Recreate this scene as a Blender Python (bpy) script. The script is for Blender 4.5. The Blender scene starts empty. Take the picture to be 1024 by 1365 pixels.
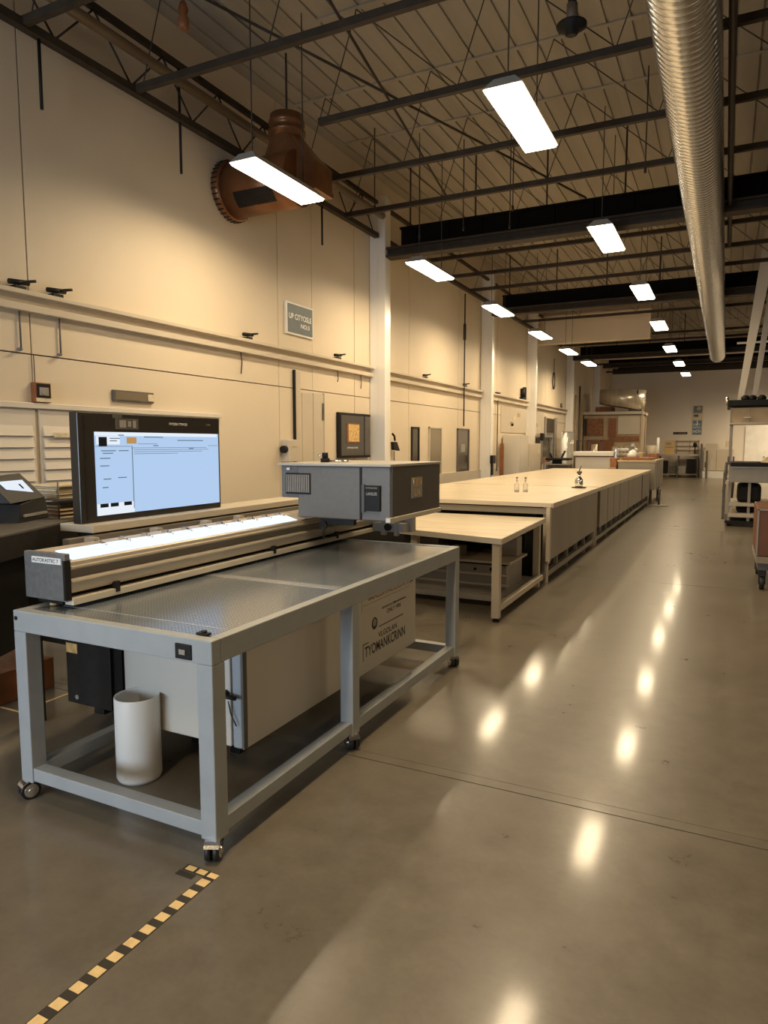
import bpy, bmesh, math, random
from mathutils import Vector, Matrix
random.seed(7)
SC = bpy.context.scene
COL = SC.collection
PI = math.pi

# ------------------------------------------------------------------ materials
def mat(name, col, rough=0.5, metal=0.0, var=0.0, scale=6.0, stretch=(1, 1, 1), bump=0.0, bscale=80.0, rvar=0.0, spec=0.5, emit=None, es=0.0):
    m = bpy.data.materials.new(name); m.use_nodes = True
    nt = m.node_tree; b = nt.nodes['Principled BSDF']
    b.inputs['Base Color'].default_value = (*col, 1); b.inputs['Roughness'].default_value = rough
    b.inputs['Metallic'].default_value = metal; b.inputs['Specular IOR Level'].default_value = spec
    if emit:
        b.inputs['Emission Color'].default_value = (*emit, 1); b.inputs['Emission Strength'].default_value = es
    if var or bump or rvar:
        tc = nt.nodes.new('ShaderNodeTexCoord'); mp = nt.nodes.new('ShaderNodeMapping')
        mp.inputs['Scale'].default_value = stretch
        nt.links.new(tc.outputs['Object'], mp.inputs['Vector'])
        n = nt.nodes.new('ShaderNodeTexNoise'); n.inputs['Scale'].default_value = scale; n.inputs['Detail'].default_value = 6
        nt.links.new(mp.outputs['Vector'], n.inputs['Vector'])
        if var:
            r = nt.nodes.new('ShaderNodeValToRGB')
            r.color_ramp.elements[0].position = .3; r.color_ramp.elements[1].position = .7
            r.color_ramp.elements[0].color = (*[c * (1 - var) for c in col], 1)
            r.color_ramp.elements[1].color = (*[min(1, c * (1 + var)) for c in col], 1)
            nt.links.new(n.outputs['Fac'], r.inputs['Fac']); nt.links.new(r.outputs['Color'], b.inputs['Base Color'])
        if rvar:
            mr = nt.nodes.new('ShaderNodeMapRange')
            mr.inputs['From Min'].default_value = .3; mr.inputs['From Max'].default_value = .7
            mr.inputs['To Min'].default_value = max(0.02, rough - rvar); mr.inputs['To Max'].default_value = rough + rvar
            nt.links.new(n.outputs['Fac'], mr.inputs['Value']); nt.links.new(mr.outputs['Result'], b.inputs['Roughness'])
        if bump:
            n2 = nt.nodes.new('ShaderNodeTexNoise'); n2.inputs['Scale'].default_value = bscale
            nt.links.new(mp.outputs['Vector'], n2.inputs['Vector'])
            bp = nt.nodes.new('ShaderNodeBump'); bp.inputs['Strength'].default_value = bump; bp.inputs['Distance'].default_value = .01
            nt.links.new(n2.outputs['Fac'], bp.inputs['Height']); nt.links.new(bp.outputs['Normal'], b.inputs['Normal'])
    return m

def emis(name, col, s):
    m = bpy.data.materials.new(name); m.use_nodes = True
    nt = m.node_tree; nt.nodes.clear()
    o = nt.nodes.new('ShaderNodeOutputMaterial'); e = nt.nodes.new('ShaderNodeEmission')
    e.inputs['Color'].default_value = (*col, 1); e.inputs['Strength'].default_value = s
    nt.links.new(e.outputs[0], o.inputs['Surface'])
    return m

def perforated():
    m = mat('perforated_bed', (.10, .105, .11), .22, 0.62)
    nt = m.node_tree; b = nt.nodes['Principled BSDF']
    tc = nt.nodes.new('ShaderNodeTexCoord'); sx = nt.nodes.new('ShaderNodeSeparateXYZ')
    nt.links.new(tc.outputs['Object'], sx.inputs[0])
    def cell(sock):
        a = nt.nodes.new('ShaderNodeMath'); a.operation = 'MULTIPLY'; a.inputs[1].default_value = 55; nt.links.new(sock, a.inputs[0])
        f = nt.nodes.new('ShaderNodeMath'); f.operation = 'FRACT'; nt.links.new(a.outputs[0], f.inputs[0])
        s = nt.nodes.new('ShaderNodeMath'); s.operation = 'SUBTRACT'; s.inputs[1].default_value = .5; nt.links.new(f.outputs[0], s.inputs[0])
        p = nt.nodes.new('ShaderNodeMath'); p.operation = 'POWER'; p.inputs[1].default_value = 2; nt.links.new(s.outputs[0], p.inputs[0])
        return p.outputs[0]
    ad = nt.nodes.new('ShaderNodeMath'); ad.operation = 'ADD'
    nt.links.new(cell(sx.outputs[0]), ad.inputs[0]); nt.links.new(cell(sx.outputs[1]), ad.inputs[1])
    lt = nt.nodes.new('ShaderNodeMath'); lt.operation = 'LESS_THAN'; lt.inputs[1].default_value = .075
    nt.links.new(ad.outputs[0], lt.inputs[0])
    mx = nt.nodes.new('ShaderNodeMix'); mx.data_type = 'RGBA'
    mx.inputs['A'].default_value = (.36, .41, .47, 1); mx.inputs['B'].default_value = (.06, .068, .078, 1)  # bluish tint in the base colour stands in for cool reflected light
    nt.links.new(lt.outputs[0], mx.inputs['Factor']); nt.links.new(mx.outputs['Result'], b.inputs['Base Color'])
    return m

def concrete():
    m = mat('polished_concrete', (.2, .18, .15), .3, spec=.3)
    nt = m.node_tree; b = nt.nodes['Principled BSDF']
    b.inputs['Coat Weight'].default_value = .27; b.inputs['Coat Roughness'].default_value = .10; b.inputs['Coat IOR'].default_value = 1.5
    tc = nt.nodes.new('ShaderNodeTexCoord')
    def noise(s, d=6):
        n = nt.nodes.new('ShaderNodeTexNoise'); n.inputs['Scale'].default_value = s; n.inputs['Detail'].default_value = d
        n.inputs['Roughness'].default_value = .65
        nt.links.new(tc.outputs['Object'], n.inputs['Vector']); return n.outputs['Fac']
    a, c, d = noise(.8), noise(7, 8), noise(40, 4)
    def mul(x, k):
        q = nt.nodes.new('ShaderNodeMath'); q.operation = 'MULTIPLY'; q.inputs[1].default_value = k; nt.links.new(x, q.inputs[0]); return q.outputs[0]
    def add(x, y):
        q = nt.nodes.new('ShaderNodeMath'); q.operation = 'ADD'; nt.links.new(x, q.inputs[0]); nt.links.new(y, q.inputs[1]); return q.outputs[0]
    f = add(add(mul(a, .4), mul(c, .45)), mul(d, .15))
    r = nt.nodes.new('ShaderNodeValToRGB')
    r.color_ramp.elements[0].position = .36; r.color_ramp.elements[1].position = .64
    r.color_ramp.elements[0].color = (.120, .101, .075, 1); r.color_ramp.elements[1].color = (.184, .157, .119, 1)
    nt.links.new(f, r.inputs['Fac']); nt.links.new(r.outputs['Color'], b.inputs['Base Color'])
    mr = nt.nodes.new('ShaderNodeMapRange'); mr.inputs['From Min'].default_value = .35; mr.inputs['From Max'].default_value = .65
    mr.inputs['To Min'].default_value = .26; mr.inputs['To Max'].default_value = .36
    nt.links.new(f, mr.inputs['Value']); nt.links.new(mr.outputs['Result'], b.inputs['Roughness'])
    return m

def woodtop(name, c0, c1):
    m = mat(name, c0, .28)
    nt = m.node_tree; b = nt.nodes['Principled BSDF']
    tc = nt.nodes.new('ShaderNodeTexCoord'); mp = nt.nodes.new('ShaderNodeMapping'); mp.inputs['Scale'].default_value = (1.2, 9, 1)
    nt.links.new(tc.outputs['Object'], mp.inputs['Vector'])
    n = nt.nodes.new('ShaderNodeTexNoise'); n.inputs['Scale'].default_value = 1.3; n.inputs['Detail'].default_value = 7
    nt.links.new(mp.outputs['Vector'], n.inputs['Vector'])
    r = nt.nodes.new('ShaderNodeValToRGB'); r.color_ramp.elements[0].position = .35; r.color_ramp.elements[1].position = .62
    r.color_ramp.elements[0].color = (*c0, 1); r.color_ramp.elements[1].color = (*c1, 1)
    nt.links.new(n.outputs['Fac'], r.inputs['Fac']); nt.links.new(r.outputs['Color'], b.inputs['Base Color'])
    return m

LIGHTC = (1.0, .757, .45)
M = dict(
    floor=concrete(),
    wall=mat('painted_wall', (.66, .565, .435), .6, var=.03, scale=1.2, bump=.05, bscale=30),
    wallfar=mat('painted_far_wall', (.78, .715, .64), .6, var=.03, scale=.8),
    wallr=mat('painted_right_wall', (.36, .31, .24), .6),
    joint=mat('dark_joint', (.05, .04, .03), .8),
    deck=mat('roof_deck', (.31, .275, .225), .6, var=.12, scale=1.0, stretch=(4, .3, 1)),
    steel=mat('brown_steel', (.045, .034, .024), .6, var=.2, scale=8, spec=.2),
    pipe=mat('brown_pipe', (.15, .11, .075), .5),
    black=mat('black_plastic', (.012, .011, .010), .5, spec=.22),
    blackm=mat('black_metal', (.018, .016, .014), .5, var=.2, scale=20, spec=.25),
    girder=mat('girder_black', (.006, .005, .004), .8, spec=.05),
    column=mat('painted_column', (.84, .82, .78), .24, .2),
    galv=mat('galvanised_duct', (.68, .70, .74), .26, 1.0),
    diff=emis('light_diffuser', (1, .86, .62), 17.0),
    housing=mat('light_housing', (.35, .33, .3), .5),
    cable=mat('dark_cable', (.03, .025, .02), .6),
    frame=mat('grey_table_paint', (.33, .345, .35), .42, 0.0, var=.05, scale=9),
    bed=perforated(),
    seam=mat('bright_seam', (.55, .57, .6), .25, .6),
    chrome=mat('chrome', (.8, .8, .8), .12, 1.0),
    rubber=mat('black_rubber', (.012, .012, .012), .5),
    alu=mat('brushed_aluminium', (.52, .45, .36), .36, .2, var=.05, scale=3, stretch=(1, .1, 1)),
    alulip=mat('pale_aluminium_lip', (.62, .56, .46), .4, .2),
    trough=mat('trough_grey', (.19, .165, .13), .4, .1),
    endgrey=mat('end_plate_grey', (.16, .155, .15), .45, .3, var=.15, scale=40),
    carr=mat('carriage_grey', (.135, .128, .120), .42, var=.05, scale=30),
    carrd=mat('carriage_dark_grey', (.075, .068, .06), .45, var=.06, scale=30),
    carrtop=mat('carriage_top_grey', (.42, .39, .35), .4),
    beige=mat('beige_metal', (.55, .48, .38), .45, var=.03, scale=3),
    white=mat('white_plastic', (.72, .70, .66), .35),
    cabw=mat('off_white_enamel', (.56, .52, .45), .32, var=.04, scale=2, stretch=(1, 1, .2)),
    rubw=mat('pale_gasket', (.30, .32, .34), .4),
    screen=emis('monitor_screen', (.445, .61, .86), 1.0),
    screenw=emis('screen_white', (.80, .87, .95), 1.0),
    screeng=emis('screen_grey_text', (.14, .18, .24), 1.0),
    screenk=emis('screen_black_patch', (.012, .010, .01), 1.0),
    screeno=emis('screen_tan_patch', (.50, .28, .10), 1.0),
    bezel=mat('monitor_bezel', (.022, .018, .014), .3),
    txtw=mat('white_lettering', (.78, .76, .72), .5),
    txtk=mat('black_lettering', (.02, .018, .015), .6),
    txto=mat('rust_lettering', (.33, .12, .035), .6),
    txtg=mat('grey_lettering', (.30, .26, .20), .6),
    signb=mat('slate_blue_sign', (.105, .13, .145), .5, var=.1, scale=6),
    gold=mat('gold_print', (.62, .42, .17), .5, var=.35, scale=25),
    cartp=mat('cart_brown', (.15, .055, .02), .5, var=.45, scale=2.5, stretch=(1, 2, .6)),
    rust=mat('rust_brown', (.24, .085, .028), .5, var=.2, scale=9),
    shadebrown=mat('shade_brown_sheet_metal', (.22, .095, .038), .38, .5, var=.2, scale=5),  # brown puts the shade on the blower into its sheet-metal colour
    top=woodtop('pale_worktop', (.54, .45, .32), (.72, .62, .46)),
    topedge=mat('worktop_edge', (.60, .54, .44), .4),
    skirt=mat('table_skirt', (.27, .245, .20), .45, var=.07, scale=1.2, stretch=(1, 3, .2)),
    grey=mat('mid_grey_metal', (.30, .28, .25), .45, .1, var=.07, scale=8),
    dgrey=mat('dark_grey_metal', (.10, .09, .08), .5, var=.2, scale=8),
    tapey=mat('tape_yellow', (.80, .57, .26), .55, var=.1, scale=30),
    tapek=mat('tape_black', (.035, .028, .02), .6),
    slat=mat('slat_board', (.66, .60, .52), .5),
    pane=mat('dark_pane', (.05, .042, .033), .15),
    panel=mat('tan_pane', (.20, .165, .115), .2),
    paper=mat('paper_cream', (.66, .56, .38), .7, var=.15, scale=20),
    tin=mat('pale_sheet', (.82, .80, .78), .45, var=.07, scale=4),
    drum=mat('hood_sheet_metal', (.74, .66, .52), .28, .5, var=.12, scale=4, stretch=(3, 3, .3)),
    ovenw=mat('oven_tan_panel', (.42, .32, .20), .55, var=.12, scale=5),
    brick=mat('rust_brick', (.26, .11, .045), .6, var=.4, scale=14),
    clear=None, bluep=mat('poster_blue', (.13, .20, .30), .5, var=.5, scale=22),
    daylight=emis('daylight_pane', (.66, .82, 1.0), 19.0),
    strip=emis('highlight_glow', (.84, .92, 1.0), 1.15),  # glow imitating a reflection on the beam, no lamp
    yellow=mat('yellow_board', (.72, .52, .24), .6),
)
g = mat('clear_plastic', (.9, .88, .82), .12); g.node_tree.nodes['Principled BSDF'].inputs['Transmission Weight'].default_value = .75
M['clear'] = g

# ------------------------------------------------------------------ geometry helpers
class MB:
    def __init__(s): s.bm = bmesh.new()
    def _f(s, vs, m, sm=False):
        try: f = s.bm.faces.new(vs)
        except ValueError: return None
        f.material_index = m; f.smooth = sm; return f
    def box(s, x0, x1, y0, y1, z0, z1, m=0, bev=0.0):
        x0, x1 = sorted((x0, x1)); y0, y1 = sorted((y0, y1)); z0, z1 = sorted((z0, z1))
        return s.hexa([(x0, y0, z0), (x1, y0, z0), (x1, y1, z0), (x0, y1, z0), (x0, y0, z1), (x1, y0, z1), (x1, y1, z1), (x0, y1, z1)], m, bev)
    def hexa(s, p, m=0, bev=0.0):
        v = [s.bm.verts.new(q) for q in p]
        fs = [s._f([v[i] for i in q], m) for q in ((3, 2, 1, 0), (4, 5, 6, 7), (0, 1, 5, 4), (1, 2, 6, 5), (2, 3, 7, 6), (3, 0, 4, 7))]
        if bev:
            es = {e for f in fs for e in f.edges}
            r = bmesh.ops.bevel(s.bm, geom=list(es), offset=bev, segments=2, affect='EDGES', profile=.5)
            for f in r['faces']: f.material_index = m
        return s
    def cyl(s, p0, p1, r, r2=None, seg=16, m=0, caps=True):
        p0, p1 = Vector(p0), Vector(p1); r2 = r if r2 is None else r2
        d = (p1 - p0).normalized(); a = d.orthogonal().normalized(); b = d.cross(a)
        A, B = [], []
        for i in range(seg):
            t = 2 * PI * i / seg; u = a * math.cos(t) + b * math.sin(t)
            A.append(s.bm.verts.new(p0 + u * r)); B.append(s.bm.verts.new(p1 + u * r2))
        for i in range(seg):
            j = (i + 1) % seg; s._f([A[i], A[j], B[j], B[i]], m, True)
        if caps: s._f(A[::-1], m); s._f(B, m)
        return s
    def tube(s, pts, r, seg=8, m=0):
        for a, b in zip(pts, pts[1:]): s.cyl(a, b, r, seg=seg, m=m)
        return s
    def bar(s, p0, p1, w, h, m=0):
        p0, p1 = Vector(p0), Vector(p1); d = (p1 - p0).normalized()
        up = Vector((0, 0, 1)) if abs(d.z) < .95 else Vector((0, 1, 0))
        a = d.cross(up).normalized() * w / 2; b = a.cross(d).normalized() * h / 2
        return s.hexa([p0 - a - b, p0 + a - b, p1 + a - b, p1 - a - b, p0 - a + b, p0 + a + b, p1 + a + b, p1 - a + b], m)
    def lathe(s, prof, c, seg=24, m=0, axis='z'):
        rings = []
        for r, h in prof:
            ring = []
            for i in range(seg):
                t = 2 * PI * i / seg; x, y = r * math.cos(t), r * math.sin(t)
                q = {'z': (x, y, h), 'x': (h, x, y), 'y': (y, h, x)}[axis]
                ring.append(s.bm.verts.new((c[0] + q[0], c[1] + q[1], c[2] + q[2])))
            rings.append(ring)
        for A, B in zip(rings, rings[1:]):
            for i in range(seg):
                j = (i + 1) % seg; s._f([A[i], A[j], B[j], B[i]], m, True)
        s._f(rings[0][::-1], m); s._f(rings[-1], m)
        return s
    def extrude_y(s, prof, y0, y1, m=0, ms=None):
        A = [s.bm.verts.new((x, y0, z)) for x, z in prof]; B = [s.bm.verts.new((x, y1, z)) for x, z in prof]
        n = len(prof)
        for i in range(n):
            j = (i + 1) % n; s._f([A[i], A[j], B[j], B[i]], ms[i] if ms else m)
        s._f(A[::-1], m); s._f(B, m)
        return s
    def quad(s, p, m=0):
        s._f([s.bm.verts.new(q) for q in p], m); return s
    def build(s, name, mats, parent=None, world=True):
        if not isinstance(mats, (list, tuple)): mats = [mats]
        bmesh.ops.recalc_face_normals(s.bm, faces=s.bm.faces[:])
        me = bpy.data.meshes.new(name)
        if parent is not None and world:
            r = parent
            while r.parent: r = r.parent
            bmesh.ops.translate(s.bm, verts=s.bm.verts[:], vec=-r.location)
        s.bm.to_mesh(me); s.bm.free()
        for k in mats: me.materials.append(k)
        o = bpy.data.objects.new(name, me); COL.objects.link(o)
        if parent is not None: o.parent = parent
        return o

def thing(name, label, cat, loc=(0, 0, 0), group=None, rz=0):
    o = bpy.data.objects.new(name, None); COL.objects.link(o); o.location = loc; o.rotation_euler = (0, 0, rz)
    o.empty_display_size = .1
    return tag(o, label, cat, group)
def tag(o, label, cat, group=None):
    o['label'] = label; o['category'] = cat
    if group: o['group'] = group
    return o
def struct(o):
    o['kind'] = 'structure'; return o
def sroot(name, loc=(0, 0, 0)):
    o = bpy.data.objects.new(name, None); COL.objects.link(o); o.location = loc; return struct(o)
def copy_tree(o, parent=None):
    c = o.copy(); COL.objects.link(c)
    if parent is not None: c.parent = parent
    for ch in list(o.children): copy_tree(ch, c)
    return c
def text(name, s, m, parent, origin, xdir, ydir, height, width=None, extr=.0006):
    cu = bpy.data.curves.new('txt', 'FONT'); cu.body = s; cu.size = 1; cu.extrude = 0; cu.offset = .018
    t = bpy.data.objects.new('txt', cu); COL.objects.link(t)
    dg = bpy.context.evaluated_depsgraph_get(); dg.update()
    me = bpy.data.meshes.new_from_object(t.evaluated_get(dg))
    bpy.data.objects.remove(t); bpy.data.curves.remove(cu)
    xs = [v.co.x for v in me.vertices]; ys = [v.co.y for v in me.vertices]
    x0, x1, y0, y1 = min(xs), max(xs), min(ys), max(ys)
    sy = height / (y1 - y0); sx = (width / (x1 - x0)) if width else sy
    X, Y = Vector(xdir).normalized(), Vector(ydir).normalized(); O = Vector(origin)
    r = parent
    if r is not None:
        while r.parent: r = r.parent
        if not r.get('_local'): O = O - r.location
    N = X.cross(Y).normalized()
    for v in me.vertices:
        v.co = O + X * ((v.co.x - x0) * sx) + Y * ((v.co.y - y0) * sy) + N * extr
    me.materials.clear(); me.materials.append(m); me.name = name
    o = bpy.data.objects.new(name, me); COL.objects.link(o); o.parent = parent
    return o
YP, ZP, XP = (0, 1, 0), (0, 0, 1), (1, 0, 0)

# ------------------------------------------------------------------ camera
cam = bpy.data.objects.new('camera', bpy.data.cameras.new('camera')); COL.objects.link(cam); SC.camera = cam
pitch = math.atan(90.5 / 917); yaw = math.atan(456 / 921.5)
cam.location = (0, 0, 1.6); cam.rotation_euler = (PI / 2 - pitch, 0, yaw)
cam.data.sensor_fit = 'VERTICAL'; cam.data.sensor_height = 36; cam.data.lens = 36 * 917 / 1365
cam.data.clip_start = .05; cam.data.clip_end = 200

# ------------------------------------------------------------------ setting
W = -5.4; XR = 8.5; YB = -4.2; YF = 37.0; CZ = 6.0
b = MB(); b.box(W - .3, XR + .2, YB - .2, YF + .2, -.2, -.012, 1)
ys = [YB - .2, 2.985, 3.058, 8.45, 14.0, 19.5, 25.0, 30.5, YF + .2]; xs_ = [W - .3, .9, 6.3, XR + .2]
for y0, y1 in zip(ys, ys[1:]):
    g0 = .0035 if y0 != 3.058 else .0015; g1 = .0035 if y1 != 3.058 else .0015
    if y1 < 9: b.box(xs_[0], xs_[-1], y0 + g0, y1 - g1, -.012, 0)
    else:
        for x0, x1 in zip(xs_, xs_[1:]): b.box(x0 + .0035, x1 - .0035, y0 + g0, y1 - g1, -.012, 0)
struct(b.build('floor', [M['floor'], M['joint']]))
# ribbed roof deck
b = MB(); prof = []
x = W - .3
while x < XR + .2:
    prof += [(x, CZ), (x + .215, CZ), (x + .22, CZ + .022), (x + .24, CZ + .022)]; x += .245
prof += [(prof[-1][0], CZ + .3), (W - .3, CZ + .3)]
b.extrude_y(prof, YB - .2, YF + .2)
struct(b.build('ceiling', M['deck']))
# left wall of tilt-up panels with open joints
b = MB(); b.box(W - .4, W - .05, YB, YF, 0, CZ + .1, 1)
js = [YB, -2.4, .6, 4.06, 7.74, 9.84, 11.96, 14.64, 17.5, 20.2, 22.9, 26.0, 29.5, 33.0, YF]
jw = .007
for a, c in zip(js, js[1:]):
    b.box(W - .06, W, a + jw, c - jw, 0, 2.37 - .006, 0)
    if a == 7.74:
        b.box(W - .06, W, a + jw, 8.58 - .004, 2.37 + .006, CZ + .1, 0); b.box(W - .06, W, 8.58 + .004, c - jw, 2.37 + .006, CZ + .1, 0)
    else: b.box(W - .06, W, a + jw, c - jw, 2.37 + .006, CZ + .1, 0)
struct(b.build('wall_left', [M['wall'], M['joint']]))
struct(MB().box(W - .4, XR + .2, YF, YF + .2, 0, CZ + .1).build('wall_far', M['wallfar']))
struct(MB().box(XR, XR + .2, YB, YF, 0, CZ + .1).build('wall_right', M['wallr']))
# rear wall with a daylight window behind the photographer
b = MB(); wx0, wx1, wz0, wz1 = -5.0, -1.8, .6, 2.3
b.box(W - .4, wx0, YB - .2, YB, 0, CZ + .1); b.box(wx1, XR + .2, YB - .2, YB, 0, CZ + .1)
b.box(wx0, wx1, YB - .2, YB, 0, wz0); b.box(wx0, wx1, YB - .2, YB, wz1, CZ + .1)
struct(b.build('wall_back', M['wall']))
w1 = sroot('window_1', (0, 0, 0))
MB().quad([(wx0, YB - .12, wz0), (wx1, YB - .12, wz0), (wx1, YB - .12, wz1), (wx0, YB - .12, wz1)]).build('window_pane', M['daylight'], w1)
b = MB()
for x in (wx0 + .03, (wx0 + wx1) / 2, wx1 - .03): b.box(x - .03, x + .03, YB - .1, YB - .04, wz0, wz1)
for z in (wz0 + .03, wz1 - .03): b.box(wx0, wx1, YB - .1, YB - .04, z - .03, z + .03)
b.build('window_frame', M['beige'], w1)

# columns
def column(y, wd=.27):
    r = sroot('wall_column', (W + .2, y, 0)); x = W + .2
    b = MB(); h = wd / 2
    b.box(x - .19, x - .05, y - h, y + h, 0, CZ - .4)          # web box against wall
    b.build('column_core', M['column'], r)
    b = MB()
    b.box(x - .05, x + .09, y - h, y - h + .10, 0, CZ - .4, 0, .006)
    b.box(x - .05, x + .06, y - h + .125, y + h, 0, CZ - .4, 0, .006)
    b.build('column_flange', M['column'], r)
    return r
for y in (10.5, 16.3, 20.6, 26.2, 32.0): column(y)

# roof joists (open web)
X0, X1 = -5.22, XR - .05
def joist(y, zb=4.95, zt=5.985, X0=-5.22):
    r = sroot('ceiling_joist', (X0, y, zb))
    MB().box(X0, X1, y - .028, y + .028, zb, zb + .065).build('bottom_chord', M['steel'], r)
    MB().box(X0, X1, y - .03, y + .03, zt, zt + .014).build('top_chord', M['deck'], r)
    b = MB(); x = X0 + .1; k = 0
    while x < X1 - 1.0:
        b.cyl((x, y, zb + .06) if k % 2 == 0 else (x, y, zt), (x + .35, y, zt) if k % 2 == 0 else (x + 1.1, y, zb + .06), .0055, seg=6)
        x += .35 if k % 2 == 0 else 1.1; k += 1
    b.build('web_rods', M['steel'], r)
for y in (-2.6, -1.3, .05, 1.4, 2.75, 4.0, 5.18, 7.95, 9.25, 12.15, 13.5, 14.85, 17.8, 19.2, 23.0, 24.5, 27.6, 29.2, 30.8, 34.2): joist(y)
joist(6.54, X0=-4.0)
# main girders
def girder(y, z0=4.63, zm=4.79, z1=5.08):
    r = sroot('ceiling_beam', (X0, y, z0))
    b = MB(); b.box(X0 + .1, X1, y - .11, y + .11, z0, z0 + .035); b.box(X0 + .1, X1, y - .05, y + .05, z0 + .035, zm - .03); b.box(X0 + .1, X1, y - .11, y + .11, zm - .03, zm)
    b.build('beam_flange', M['steel'], r)
    b = MB(); b.box(X0 + .35, X1, y - .03, y + .03, zm, z1 - .03)
    x = X0 + .6
    while x < X1: b.box(x, x + .03, y - .07, y + .07, zm, z1); x += .55
    b.box(X0 + .35, X1, y - .09, y + .09, z1 - .03, z1)
    b.build('beam_web', M['girder'], r)
    b = MB()
    x = X0 + .5
    while x < X1: b.cyl((x, y, z1), (x, y, 6.0), .014, seg=6); x += 1.1
    b.build('beam_hanger', M['steel'], r)
for y in (10.5, 16.2, 25.9): girder(y)
girder(32.6, 5.0, 5.2, 5.55)
girder(35.6, 5.0, 5.25, 5.75)
# truss along the left wall
r = sroot('wall_truss', (W + .15, 0, 4.95))
tx = W + .17
MB().box(tx - .04, tx + .04, YB, 10.3, 4.93, 5.0).build('bottom_chord', M['steel'], r)
MB().box(tx - .03, tx + .03, YB, 10.3, 5.46, 5.51).build('top_chord', M['steel'], r)
b = MB(); y = -2.0; k = 0
while y < 10:
    b.cyl((tx, y, 5.0 if k % 2 else 5.46), (tx, y + .42, 5.46 if k % 2 else 5.0), .010, seg=6); y += .42; k += 1
b.build('web_rods', M['steel'], r)
MB().cyl((tx + .16, YB, 5.22), (tx + .16, 10.2, 5.22), .05).build('fire_pipe', M['pipe'], r)
# second wall truss beyond the first girder
r = sroot('wall_truss', (W + .15, 11, 4.95))
MB().box(tx - .04, tx + .04, 10.7, 25.5, 4.93, 5.0).build('bottom_chord', M['steel'], r)
MB().box(tx - .03, tx + .03, 10.7, 25.5, 5.46, 5.51).build('top_chord', M['steel'], r)
# beige bulkheads
struct(MB().box(W, -2.1, 21.6, 21.9, 4.67, 5.5).build('ceiling_bulkhead_panel', M['wall']))
struct(MB().box(W, -2.2, 22.1, 22.3, 5.5, 6.02).build('ceiling_upper_panel', M['wall']))
struct(MB().box(-4.6, 1.5, 27.0, 27.25, 4.74, 5.45).build('ceiling_bulkhead_panel', M['wall']))
# diagonal sway braces under the roof
for p0, p1 in (((-4.55, 5.2, 5.7), (-1.9, 10.2, 5.02)), ((-3.2, 4.2, 5.7), (-3.6, 9.2, 5.0))):
    struct(MB().cyl(p0, p1, .014, seg=6).build('ceiling_brace_rod_trim', M['steel']))

# ------------------------------------------------------------------ doors, windows on the left wall
d = sroot('door_1', (W, 8.55, 0))
MB().box(W, W + .02, 8.27, 8.55, .01, 2.32).build('door_leaf', M['beige'], d); MB().box(W, W + .025, 8.56, 8.84, .01, 2.33).build('door_leaf', M['beige'], d)
MB().box(W, W + .04, 8.845, 8.87, 0, 2.35).box(W, W + .012, 8.24, 8.265, 0, 2.34).build('door_frame', M['wall'], d)
MB().box(W + .025, W + .04, 8.80, 8.83, 1.95, 2.2).build('door_hinge', M['dgrey'], d)
def slit(n, y0, y1, z0, z1, pm, fm='blackm', note=False):
    r = sroot('window_%d' % n, (W, y0, z0)); t = .03
    MB().box(W, W + .012, y0 + t, y1 - t, z0 + t, z1 - t).build('window_pane', M[pm], r)
    b = MB(); b.box(W, W + .03, y0, y0 + t, z0, z1); b.box(W, W + .03, y1 - t, y1, z0, z1); b.box(W, W + .03, y0, y1, z0, z0 + t); b.box(W, W + .03, y0, y1, z1 - t, z1)
    b.build('window_frame', M[fm], r)
    if note: MB().box(W + .012, W + .016, y0 + .25, y0 + .52, 1.42, 1.6).build('window_notice', M['grey'], r)
slit(2, 12.07, 12.43, .9, 1.93, 'pane'); slit(3, 12.93, 13.62, .9, 1.95, 'panel', 'beige'); slit(4, 14.57, 15.36, .93, 1.95, 'pane', 'dgrey', True)
d = sroot('door_2', (W, 23.5, 0))
MB().box(W, W + .03, 22.95, 24.2, 0, 2.46).build('door_leaf', M['pane'], d); MB().box(W, W + .06, 24.2, 24.5, 0, 2.5).box(W, W + .05, 22.8, 22.95, 0, 2.5).build('door_frame', M['grey'], d)
d = sroot('door_3', (1.2, YF, 0))
MB().box(.80, 1.75, YF - .05, YF, 0.01, 2.42).build('door_leaf', M['tin'], d); MB().cyl((1.62, YF - .05, 1.0), (1.62, YF - .12, 1.0), .03).build('door_knob', M['dgrey'], d)
# slat wall board at left
r = thing('slat_board', 'cream horizontal slatted wall board at the photo\'s left edge behind the black device', 'wall panel', (W, 3.0, .6))
for y0, y1 in ((1.2, 4.05), (4.09, 5.0)):
    b = MB(); b.box(W + .002, W + .02, y0, y1, 0, 1.90)
    z = .10
    while z < 1.74:
        b.hexa([(W + .02, y0 + .03, z), (W + .045, y0 + .03, z + .004), (W + .045, y1 - .03, z + .004), (W + .02, y1 - .03, z), (W + .02, y0 + .03, z + .09), (W + .022, y0 + .03, z + .09), (W + .022, y1 - .03, z + .09), (W + .02, y1 - .03, z + .09)]); z += .098
    b.build('slat_panel', M['slat'], r)
MB().box(W + .002, W + .05, 1.2, 6.5, 1.905, 1.955, 0, .006).build('cap_strip', M['slat'], r)
MB().box(W + .055, W + .06, 4.2, 4.9, 1.66, 1.70).build('label_strip', M['paper'], r)

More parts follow.
